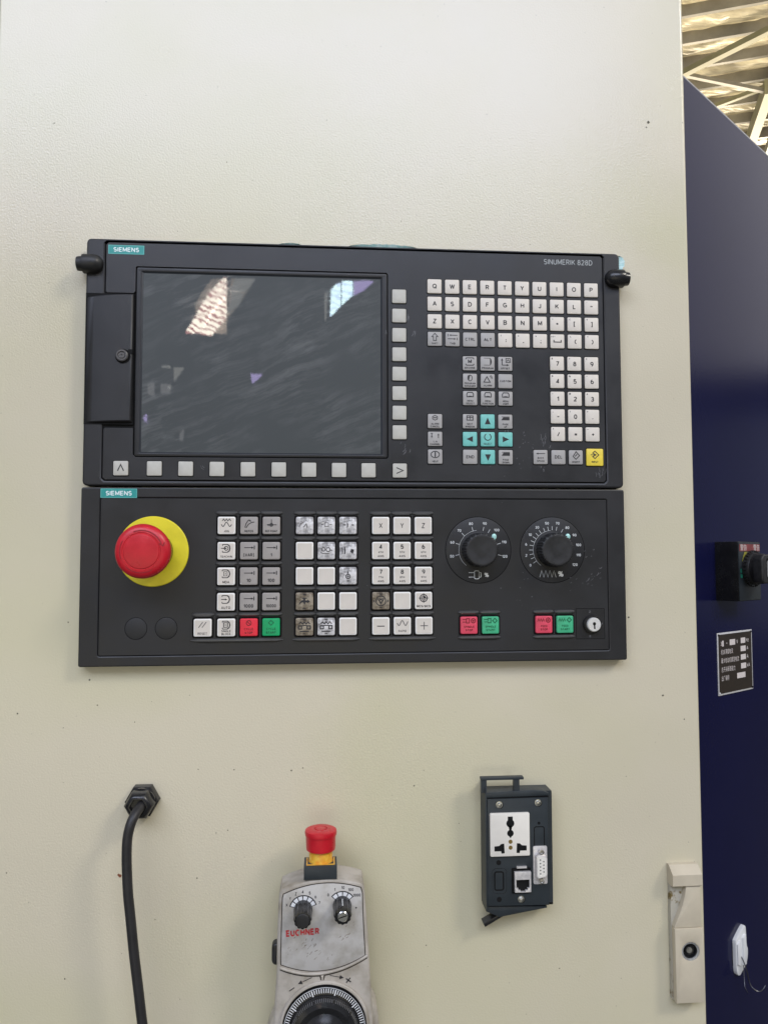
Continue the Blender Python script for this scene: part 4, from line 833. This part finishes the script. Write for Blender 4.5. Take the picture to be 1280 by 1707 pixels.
for k in range(100): rad(g, 2 * pi * (k + .3) / 100, 29.0 if k % 10 else 27.9, 32.2, .30 if k % 10 else .42, 5.72 if k % 10 else 5.9, 5.22)
g.stroke(circ(0, 0, 32.75, 80), .35, -5.0, True)
for k in range(100): rad(g2_, 2 * pi * (k + .3) / 100, 25.7 if k % 10 else 24.6, 27.0, .16, 12.75 if k % 10 else 13.2, 9.7)
ink('scale_marks', g, 'hook', wh); ink('inner_marks', g2_, 'scratch', wh)
part('crank_grip', G().lathe([(5, 8), (5.2, 14), (8.2, 16), (9.0, 22), (8.6, 30), (6.6, 34), (3, 35.6), (.2, 36)], 5, 0, -9.0, 32), 'gloss', wh)
part('enabling_button', G().prism(rr(-37.4, 0, 8, 18, 3.9, 4), 8, 0, 2, 3), 'knob', hu, (0, -22, -390.5 - hz))
# mushroom stop on the top
et = part('stop_button_base', G().box(193.2 - hx, 220.4 - hx, -33.2, -14, -326.4 - hz, -315.4 - hz, .01), 'slate', hu)
part('base_inlay', G().box(195.2 - hx, 218.6 - hx, -31.8, -30.6, -315.6 - hz, -314.9 - hz).box(195.2 - hx, 196.2 - hx, -30.6, -16, -315.6 - hz, -314.9 - hz).box(217.6 - hx, 218.6 - hx, -30.6, -16, -315.6 - hz, -314.9 - hz), 'amber', et)
ax = 207 - hx
part('collar', G().lathe([(10.2, -316.2 - hz), (9.6, -313), (9.8, -303)][0:0] + [(10.4, -315.6 - hz), (9.8, -314.2 - hz), (9.8, -300 - hz)], ax, -21, 0, 32, 'z'), 'amber', et)
part('mushroom_button', G().lathe([(11.6, -306.2 - hz), (12.1, -305.9 - hz), (12.3, -304 - hz), (12.6, -294.2 - hz), (13.2, -294.2 - hz), (13.5, -292.0 - hz), (13.0, -290.4 - hz), (11.2, -289.6 - hz), (5.6, -289.3 - hz), (5.4, -289.8 - hz), (4.8, -289.8 - hz), (4.6, -289.2 - hz), (.2, -289.1 - hz)], ax, -21, 0, 48, 'z'), 'red', et)
# grime scratches on the faceplate
g = G()
for x, z, n_ in ((196, -378, 16), (228, -372, 9), (186, -372, 5), (212, -390, 5), (182, -384, 4), (200, -386, 8), (232, -362, 4)):
    for k in range(n_):
        a = random.uniform(.3, 1.2); l = random.uniform(.5, 3.2); px = x + random.uniform(-6, 6); pz = z + random.uniform(-4, 4)
        g.stroke([(px - hx, pz - hz), (px - hx + l * cos(a), pz - hz + l * sin(a))], random.uniform(.15, .45), -33.84)
M['scuff'] = mat('brown_scuffs', (.17, .13, .09), .8, vscale=200, col2=(.34, .30, .26))
ink('scuff_marks', g, 'scuff', hu, kind='stuff')

# ============================================================ SERVICE INTERFACE BOX
sb = thing('service_interface', 'dark service interface box with white power socket and open cover on cabinet', 'socket box', (378, WY, -366))
SX = lambda pts: [(x - 378, z + 366) for x, z in pts]
def sbx(x0, x1, y0, y1, z0, z1, c=0): return G().box(x0 - 378, x1 - 378, y0 - WY, y1 - WY, z0 + 366, z1 + 366, c)
g = sbx(350.6, 409.5, -6, 11.8, -364, -268); part('frame', g, 'slate', sb)
part('side_wall', sbx(349.8, 351.2, -9.4, 11.6, -368, -263, .3), 'slate', sb)
part('right_wall', sbx(405.4, 411.2, -1.5, 11.6, -368, -270, .4), 'gloss', sb)
part('top_rail', G().prism(SX([(350, -271.8), (406, -271.2), (406, -269), (401, -266.8), (393, -266.0), (351, -267.6)]), -12, -21.5, .5), 'slate', sb)
part('top_rail', sbx(352, 406, -9, -4, -272.8, -271.8), 'gap', sb)
br = part('hinge_bracket', sbx(346.4, 384.4, -8, -2, -257.2, -255.0, .3), 'slate', sb)
part('bracket_leg', sbx(375.6, 380.6, -7.6, -3, -268, -257.3), 'slate', br)
part('bracket_leg', sbx(346.6, 351.4, -7.6, -3, -268, -257.3), 'slate', br)
fpz = part('faceplate', G().prism(SX([(351.4, -272.8), (405.0, -272.6), (405.0, -364.6), (351.0, -363.6)]), -8, -22, .5), 'slate', sb)
part('bottom_rail', G().prism(SX([(350.2, -365.2), (404, -366.8), (404, -368.2), (384, -371.2), (362, -374.6), (350.2, -369.5)]), -2, -19, .5), 'slate', sb)
Fy = -22.0
so = part('power_socket', G().prism(SX(rr(370.6, -302.8, 34.8, 36.6, 1.0, 3)), Fy + .5, Fy - 2.6, .7), 'socket', sb)
g = G(); yy = Fy - 2.66
def sp2(x, z): return (x - 378, z + 366)
c0x = 370.8
g.poly([sp2(c0x - 2.2, -287.2), sp2(c0x + 2.2, -287.2), sp2(c0x + 2.2, -293), sp2(c0x - 2.2, -293)][::-1], yy); g.poly([(a, b) for a, b in circ(c0x - 378, 366 - 293.0, 3.5, 18)], yy - .02)
g.poly(circ(c0x - 378, 366 - 301.4, 2.9, 18), yy); g.poly([sp2(c0x - 1.6, -295), sp2(c0x + 1.6, -295), sp2(c0x + .9, -299.4), sp2(c0x - .9, -299.4)][::-1], yy - .02); g.poly([sp2(c0x - 2.1, -302.6), sp2(c0x + 2.1, -302.6), sp2(c0x, -305.6)][::-1], yy - .03)
for d in (-1, 1):
    g.poly([sp2(c0x + d * 5.6, -310.0), sp2(c0x + d * 5.2, -318.2), sp2(c0x + d * 8.0, -318.4), sp2(c0x + d * 8.4, -316.4), sp2(c0x + d * 14.2, -316.4), sp2(c0x + d * 14.2, -312.2), sp2(c0x + d * 10, -311.8), sp2(c0x + d * 8.2, -310.2)], yy)
ink('socket_openings', g, 'gap', so)
g = G()
for z in (-308.6, -313.6): g.poly(circ(c0x - 378, z + 366, 1.8, 14), yy)
ink('shutter_holes', g, 'brass', so)
for x, z in ((361.8, -277.6), (396.2, -276.8), (380.2, -358.6)):
    s_ = part('screw', G().lathe([(2.9, .02), (2.9, .35), (2.0, .4), (2.0, 1.2), (1.4, 1.9), (.1, 2.1)], x - 378, Fy, z + 366, 18), 'steel', sb); ink('screw_hole', G().poly(circ(x + .6 - 378, z - .5 + 366, 3.0, 18), Fy - .08), 'gap', s_)
g = G()
for x, z in ((360.8, -327), (361.0, -358.2)): g.poly(circ(x - 378, z + 366, 2.2, 14), Fy - .06)
g.poly(circ(396.8 - 378, 366 - 294.4, 1.3, 12), Fy - .06)
ink('round_holes', g, 'gap', sb, kind='stuff')
ink('blanked_slot', G().stroke(rr(361.0 - 378, 366 - 342.6, 7.6, 15.4, 1.6, 3), 1.3, Fy - .06, True), 'gap', sb)
ink('blanked_slot', G().stroke(rr(397.0 - 378, 366 - 307.2, 8.8, 19.4, 1.6, 3), .9, Fy - .06, True), 'gap', sb)
ink('slot_surround', G().stroke(rr(361.4 - 378, 366 - 342.6, 12.2, 21.4, 3.2, 3), .35, Fy - .05, True), 'gloss', sb)
rj = part('network_jack', plate([SX(rr(381.4, -343.2, 14.4, 17.4, .5, 2)), SX([(375.6, -341.2), (387.2, -341.2), (387.2, -348.4), (385.6, -348.4), (385.6, -350.2), (383.6, -350.2), (383.6, -351.4), (379.2, -351.4), (379.2, -350.2), (377.2, -350.2), (377.2, -348.4), (375.6, -348.4)])], Fy - 3, 3.2, .3), 'shell', sb)
part('jack_recess', G().prism(SX(rr(380.6, -342.8, 17.2, 21.8, .8, 2)), Fy + .3, Fy - .25), 'gap', rj)
part('latch_tab', G().box(376.4 - 378, 385.0 - 378, Fy - 2.4, Fy - .3, 366 - 331.6, 366 - 330.2), 'shell', rj)
db = part('serial_port', G().prism(SX(rr(397.4, -330.0, 12.4, 32.4, 1.2, 2)), Fy + .2, Fy - .9, .3), 'shell', sb)
dsh = [(394.4, -320.4), (400.4, -321.6), (401.4, -323), (401.4, -336.2), (400.4, -337.6), (394.4, -338.8), (393.4, -337.6), (393.4, -321.6)]
part('port_shell', G().prism(SX(inset(dsh, -.9)), Fy - .8, Fy - 5.8, .3), 'shell', db)
part('pin_insert', G().prism(SX(dsh), Fy - 5.6, Fy - 6.2), 'pinface', db)
g = G()
for k in range(5): g.poly(circ(396.0 - 378, 366 - 323.6 - 2.9 * k, .6, 8), Fy - 6.26)
for k in range(4): g.poly(circ(398.9 - 378, 366 - 325.0 - 2.9 * k, .6, 8), Fy - 6.26)
ink('pin_holes', g, 'gap', db)
for z in (-317.6, -342.4): part('jack_post', G().lathe([(2.2, .9), (2.2, 5), (1.4, 5.1), (1.2, 4)], 397.8 - 378, Fy, z + 366, 6), 'zinc', db)
g = G(); a = radians(28)
c, s = cos(a), sin(a); q = [(-10.5, -1.6), (10.5, -1.6), (10.5, 1.6), (-10.5, 1.6)]
g.prism([(358.2 - 378 + x * c - z * s, 366 - 377.6 + x * s + z * c) for x, z in q], -6, -16, .4); part('cover_prop', g, 'gloss', sb)

# ============================================================ BLUE MACHINE AND WHAT HANGS ON IT
BA = radians(33); BQ = Vector((821, 482, 0)); bu = Vector((cos(BA), sin(BA), 0))
bc = thing('blue_machine_enclosure', 'glossy navy blue machine enclosure behind the cream cabinet, sloping at the top', 'machine', (821, 482, -1500), BA)
pts = [(-420, 0), (620, 0), (620, 2085), (215, 2153), (-49, 2194), (-420, 2250)]
part('side_panel', G().prism(pts, 600, 0, 2.5, 3), 'blue', bc)
g = G(); g.stroke([(-420, 2249), (-49, 2193), (215, 2152), (620, 2084)], 3.0, -.4)
part('top_edge_highlight', G().tube([(-420, 2, 2251), (-49, 2, 2195), (215, 2, 2154), (620, 2, 2086)], 1.7, 8), 'alu', bc)  # pale tube stands for the light caught on the bevelled top edge
def blue_at(u, z): p = BQ + bu * u; return (p.x, p.y, z)
# isolator switch
u0, z0 = 46, -131
ms = thing('main_switch', 'black rotary main switch box with red top strip on navy enclosure', 'switch', blue_at(36, z0 - 2), BA)
bxs = part('switch_box', G().box(-34, 32, -37, 0, 0, 92, 1.0), 'gloss', ms)
part('front_cover', G().box(-33.5, 31.5, -38.4, -37, 1, 91, .5), 'slate', ms)
part('warning_strip', G().box(-32.5, 30.5, -38.8, -38.3, 77, 88), 'warn', ms)
ink('strip_lettering', G().text('警告', 7, -20, 82.5, -38.9, 1, 1).text('警告', 7, 20, 82.5, -38.9, 1), 'platewhite', ms)
ink('yellow_mark', G().poly([(-25, 62), (-17, 76), (-8, 76), (-18, 58)], -38.6), 'olive', ms)
ink('green_mark', G().poly(rr(-27, 47, 7, 6, 1, 2), -38.6).poly(rr(-27, 39, 7, 6, 1, 2), -38.6), 'greenmark', ms)
part('round_base', G().lathe([(25, 38), (25, 47), (24, 49)], -1, 0, 50, 48), 'knob', ms)
g = G()
for k in range(30):
    a = 2 * pi * k / 30; g.add([(-1 + r * cos(a + da), y_, 50 + r * sin(a + da)) for r, da, y_ in ((26.5, -.05, -42), (28.5, -.05, -42), (28.5, .05, -42), (26.5, .05, -42), (26.5, -.05, -46), (28.5, -.05, -46), (28.5, .05, -46), (26.5, .05, -46))], [(0, 1, 2, 3), (4, 5, 6, 7), (0, 1, 5, 4), (1, 2, 6, 5), (2, 3, 7, 6), (3, 0, 4, 7)])
part('toothed_ring', g, 'knob', ms)
part('rotary_handle', G().lathe([(23.5, 47), (23.5, 57), (22.6, 61), (21, 62)], -1, 0, 50, 48), 'knob', ms)
hd = part('handle_grip', G().prism(rr(-14, 50, 38, 44, 9, 5), -60, -74, 2.5, 3), 'knob', ms)
part('grip_window', G().prism(rr(-14, 50, 12, 26, 4, 4), -73.8, -74.3), 'scratch', hd)
ink('window_gap', G().poly(rr(-14, 51, 16, 31, 5, 4), -74.1), 'gap', hd)
# name plate
nz = -281
npl = thing('rating_plate', 'small black rating plate with white fields under the main switch', 'name plate', blue_at(54, nz), BA)
part('plate', G().box(-53.5, 53.5, -1.2, -.1, 0, 97, .3), 'alu', npl)
part('plate_field', G().prism(rr(0, 48.5, 102, 91.6, 1, 2), -1, -1.45), 'plateblack', npl)
g = G(); W_ = -1.5
for cx_, cz_, w_, h_ in ((-38, 80, 5, 9), (-9, 80.5, 17, 9), (24, 81, 14, 8.6), (24, 68, 16, 8.6), (24, 54.5, 16, 8.6), (24, 40.5, 16, 8.6), (16, 26, 26, 8.6)): g.poly([(cx_ - w_ / 2, cz_ - h_ / 2), (cx_ + w_ / 2, cz_ - h_ / 2), (cx_ + w_ / 2, cz_ + h_ / 2), (cx_ - w_ / 2, cz_ + h_ / 2)], W_)
ink('value_fields', g, 'platewhite', npl)
g = G()
for t, x, z, al in (('3', -45, 80, 'l'), ('~', -28, 80, 'l'), ('V', 3.5, 80.5, 'l'), ('Hz', 33.5, 81, 'l'), ('A', 35, 68, 'l'), ('A', 35, 54.5, 'l'), ('kA', 35, 40.5, 'l'), ('机床满载电流', -44, 66.5, 'l'), ('最大电动机额定电流', -44, 53, 'l'), ('总开关断路能力', -44, 39.2, 'l'), ('出厂编号', -44, 25.5, 'l')):
    g.text(t, 6.0, x, z, W_, 0, .66 if len(t) > 2 else 1, al, gap=.14)
ink('plate_lettering', g, 'platewhite', npl, kind='stuff')
for x, z in ((-50, 3.5), (50, 3.5), (-50, 93.5), (50, 93.5)): part('rivet', G().lathe([(1.8, 1.2), (1.6, 2), (.1, 2.3)], x, 0, z, 12), 'alu' if (x, z) == (-50, 3.5) else 'gap', npl)
# adhesive hook
hk = thing('adhesive_hook', 'white plastic adhesive hook with thin wire hook on navy enclosure', 'hook', blue_at(44, -712), BA)
hp = [(a * .76, b * .90) for a, b in [(-27, 20), (-25, 8), (-20, 2), (-12, 0), (-2, 6), (4, 8), (13, 12), (20, 24), (21, 38), (16, 44), (15, 72), (13, 78), (6, 80), (-25, 63), (-27, 60)]]
for _ in range(2): hp = [q for k in range(len(hp)) for q in ((hp[k][0] * .75 + hp[(k + 1) % len(hp)][0] * .25, hp[k][1] * .75 + hp[(k + 1) % len(hp)][1] * .25), (hp[k][0] * .25 + hp[(k + 1) % len(hp)][0] * .75, hp[k][1] * .25 + hp[(k + 1) % len(hp)][1] * .75))]
part('back_plate', G().prism(hp, 0, -6, 1.5), 'hook', hk)
part('raised_rib', G().prism([(-19, 20), (-9, 14), (-9, 52), (-13, 54), (-19, 50)], -5.8, -8.4, 1), 'hook', hk)
part('raised_rib', G().prism([(-3, 14), (6, 14), (6, 59), (1, 59), (-3, 56)], -5.8, -8.8, 1.2), 'hook', hk)
part('adhesive_pad', G().prism([(-22, 18), (-12, 4), (10, 16), (10, 60), (-22, 50)], 3, -.2), 'gap', hk)
part('wire_hook', G().tube(crom([(-10, -8, 30), (-9, -12, 22), (-6, -14, 10), (-4, -16, -4), (-4, -20, -12), (0, -27, -17), (6, -31, -16), (13, -33, -10)], 5), .8, 8), 'darkwire', hk)
part('wire_hook', G().tube(crom([(-9, -11, 18), (-14, -14, 4), (-20, -18, -8), (-24, -24, -12)], 5), .7, 8), 'darkwire', hk)

# ============================================================ ROOF OF THE HALL
def metres(g): return g
RA = radians(-20.5); RH = 8000
rd = Vector((cos(RA), sin(RA), 0)); rn = Vector((-sin(RA), cos(RA), 0))
rf = bpy.data.objects.new('roof', None); 
def rp(u, n_, z): p = rd * u + rn * n_; return (p.x, p.y, z)
g = G(); NU_, NN = 60, 96; U0, U1, N0, N1 = -2000, 9000, 9200, 18500
import mathutils.noise as mnoise
P0 = 11180; PS = 660
v = []
for j in range(NN + 1):
    for i in range(NU_ + 1):
        u = U0 + (U1 - U0) * i / NU_; nn = N0 + (N1 - N0) * j / NN; ph = ((nn - P0) % PS) / PS
        sag = -150 * sin(pi * ph) ** .8; z = RH + 90 + sag + 55 * mnoise.noise(Vector((u / 260, nn / 160, 0)))
        v.append(rp(u, nn, z))
f = [(j * (NU_ + 1) + i, j * (NU_ + 1) + i + 1, (j + 1) * (NU_ + 1) + i + 1, (j + 1) * (NU_ + 1) + i) for j in range(NN) for i in range(NU_)]
g.add(v, f); g.add([(x, y, z + 60) for x, y, z in v], f)
me = mesh('roof', g, 'roof', ang=60); roof = link('roof', me); roof['kind'] = 'structure'
# C-section purlins
gq = G(); sec = [(0, 60), (60, 60), (60, 45), (8, 45), (8, -120), (60, -120), (60, -132), (0, -132)]
n = len(sec); gq.add([(u, a, b) for u in (U0, U1) for a, b in sec], [(i, (i + 1) % n, n + (i + 1) % n, n + i) for i in range(n)] + [tuple(range(n)), tuple(range(2 * n - 1, n - 1, -1))])
pm = mesh('purlin', gq, 'purlin', ang=20)
for k in range(-2, 11):
    nn = P0 + PS * k; p = rp(0, nn, RH); o = link('purlin', pm, roof, p); o.rotation_euler = (0, 0, RA)
def beam(a, b, w_, h_, m, name='brace'):
    A = Vector(a) * 1000; B = Vector(b) * 1000; d = (B - A).normalized(); s_ = d.cross(Vector((0, 0, 1))).normalized(); t_ = s_.cross(d)
    v = [tuple(P + s_ * i * w_ / 2 + t_ * j * h_ / 2) for P in (A - d * 0, B) for i, j in ((-1, -1), (1, -1), (1, 1), (-1, 1))]
    return part(name, G().add(v, [(0, 1, 2, 3), (7, 6, 5, 4), (0, 1, 5, 4), (1, 2, 6, 5), (2, 3, 7, 6), (3, 0, 4, 7)]), m, roof, smooth=False)
beam((5.55, 11.32, 7.6), (7.55, 8.55, 7.6), 110, 90, 'girt')
beam((5.2, 10.65, 7.6), (9.2, 11.5, 7.6), 60, 60, 'purlin')
beam((8.9, 14.7, 7.6), (7.5, 11.0, 7.6), 150, 260, 'girt', 'rafter')
beam((9.2, 14.4, 7.5), (7.9, 11.2, 7.5), 110, 160, 'purlin', 'rafter')
beam((6.7, 12.2, 7.75), (8.6, 10.2, 7.75), 70, 70, 'girt')
# ============================================================ FLOOR AND THE WINDOWS MIRRORED BY THE SCREEN
g = G(); g.add([(-20000, -20000, 0), (20000, -20000, 0), (20000, 20000, 0), (-20000, 20000, 0)], [(0, 1, 2, 3)])
fl = link('floor', mesh('floor', g, 'floor', False), None, (0, 0, -1500)); fl['kind'] = 'structure'
cm = cam.matrix_basis if False else Matrix.LocRotScale(cam.location, cam.rotation_euler, None)
M['warmpane'] = mat('bright_warm_pane', (.8, .8, .8), .5, emis=(1.0, .86, .70, 23)); M['coolpane'] = mat('bright_cool_pane', (.8, .8, .8), .5, emis=(.66, .93, 1.0, 24))
def ribbed(m, c1, c2, rot, scl):            # corrugated translucent sheet
    nt = m.node_tree; b = nt.nodes['Principled BSDF']; tc = [n for n in nt.nodes if n.type == 'TEX_COORD'][0]
    mp = nt.nodes.new('ShaderNodeMapping'); mp.inputs['Rotation'].default_value = (0, radians(rot), 0); nt.links.new(tc.outputs['Object'], mp.inputs[0])
    wv = nt.nodes.new('ShaderNodeTexWave'); wv.bands_direction = 'Z'; wv.inputs['Scale'].default_value = scl; wv.inputs['Distortion'].default_value = 6; wv.inputs['Detail Scale'].default_value = 2.5; nt.links.new(mp.outputs[0], wv.inputs[0])
    cr = nt.nodes.new('ShaderNodeValToRGB'); cr.color_ramp.elements[0].color = (*c1, 1); cr.color_ramp.elements[1].color = (*c2, 1); cr.color_ramp.elements[0].position = .1; cr.color_ramp.elements[1].position = .55
    nt.links.new(wv.outputs[0], cr.inputs[0]); nt.links.new(cr.outputs[0], b.inputs['Emission Color'])
ribbed(M['warmpane'], (.30, .10, .10), (1, .92, .76), -22, 5.0); ribbed(M['coolpane'], (.50, .66, .85), (.72, .98, 1), -10, 4)
M['dimlow'] = mat('faint_pane', (.8, .8, .8), .5, emis=(.8, .8, .85, 1.6)); M['violetpane'] = mat('violet_pane', (.8, .8, .8), .5, emis=(.60, .48, 1.0, 8)); M['dimpane'] = mat('dim_pane', (.8, .8, .8), .5, emis=(.9, .9, .85, 2.2))
def mirror_pt(px, py, D):           # point of a plane D m behind the viewer that the screen mirrors at this spot
    d = cm.to_3x3() @ Vector(((px - 640) / 1282, -(py - 853.5) / 1282, -1)); t = (D - cam.location.y) / d.y; p = cam.location + d * t
    return (p.x * 1000, p.z * 1000)
wd = thing('hall_window', 'bright hall window seen mirrored in the upper part of the grey screen', 'window', (0, -8000, 0))
def pane(px, m, far=0): 
    p = [mirror_pt(x, y, 8.0 + far) for x, y in px]; part('pane', G().prism(p, -60 - far * 1000, 0 - far * 1000), m, wd, smooth=False)
pane([(374, 462), (377, 462), (377, 492), (352, 520), (336, 552), (309, 554), (326, 528), (336, 508), (352, 484)], 'warmpane')
pane([(377, 497), (377, 526), (352, 558), (334, 556), (348, 530), (358, 517)], 'warmpane')
pane([(392, 464), (425, 464), (408, 484), (384, 484)], 'dimpane')
pane([(386, 488), (405, 488), (398, 505), (380, 520)], 'dimpane')
pane([(552, 482), (560, 474), (568, 471), (568, 508), (550, 526)], 'coolpane'); pane([(570, 468), (588, 468), (588, 490), (570, 506)], 'coolpane')
pane([(590, 468), (622, 468), (606, 482), (590, 489)], 'violetpane'); pane([(541, 488), (546, 488), (544, 532), (541, 532)], 'dimpane')
pane([(290, 612), (306, 612), (290, 634)], 'dimpane'); pane([(270, 609), (283, 609), (282, 612), (270, 612)], 'dimpane'); pane([(280, 645), (285, 641), (283, 648)], 'dimpane')
pane([(418, 623), (437, 624), (420, 638)], 'violetpane'); pane([(246, 640), (256, 638), (256, 660), (246, 656)], 'dimlow')
pane([(238, 696), (244, 690), (243, 704)], 'violetpane'); pane([(300, 722), (306, 716), (304, 734), (299, 734)], 'dimlow'); pane([(268, 640), (282, 640), (282, 655), (268, 655)], 'dimlow')

gd = thing('crane_girder', 'dark steel girder beyond the frame, mirrored as a dark band in the navy enclosure', 'girder', (6300, 0, 0))
for z0_, z1_, hw in ((1440, 1470, 160), (1470, 1730, 12), (1730, 1760, 160)): part('flange' if hw > 100 else 'web', G().box(-hw, hw, -6000, 9000, z0_, z1_), 'slate', gd, smooth=False)

M['haze1'] = mat('haze_glow', (.5, .45, .4), .6, emis=(.9, .8, .7, 1.3)); M['haze2'] = mat('blue_haze_glow', (.4, .45, .5), .6, emis=(.55, .75, 1.0, .55))  # emission put in as pale haze round the mirrored windows
pane([(326, 506), (352, 466), (378, 462), (378, 556), (326, 553)], 'haze1', .2)  # added glowing sheet behind the panes, shows as haze in the screen
pane([(385, 464), (424, 464), (402, 500), (380, 528)], 'haze1', .2)
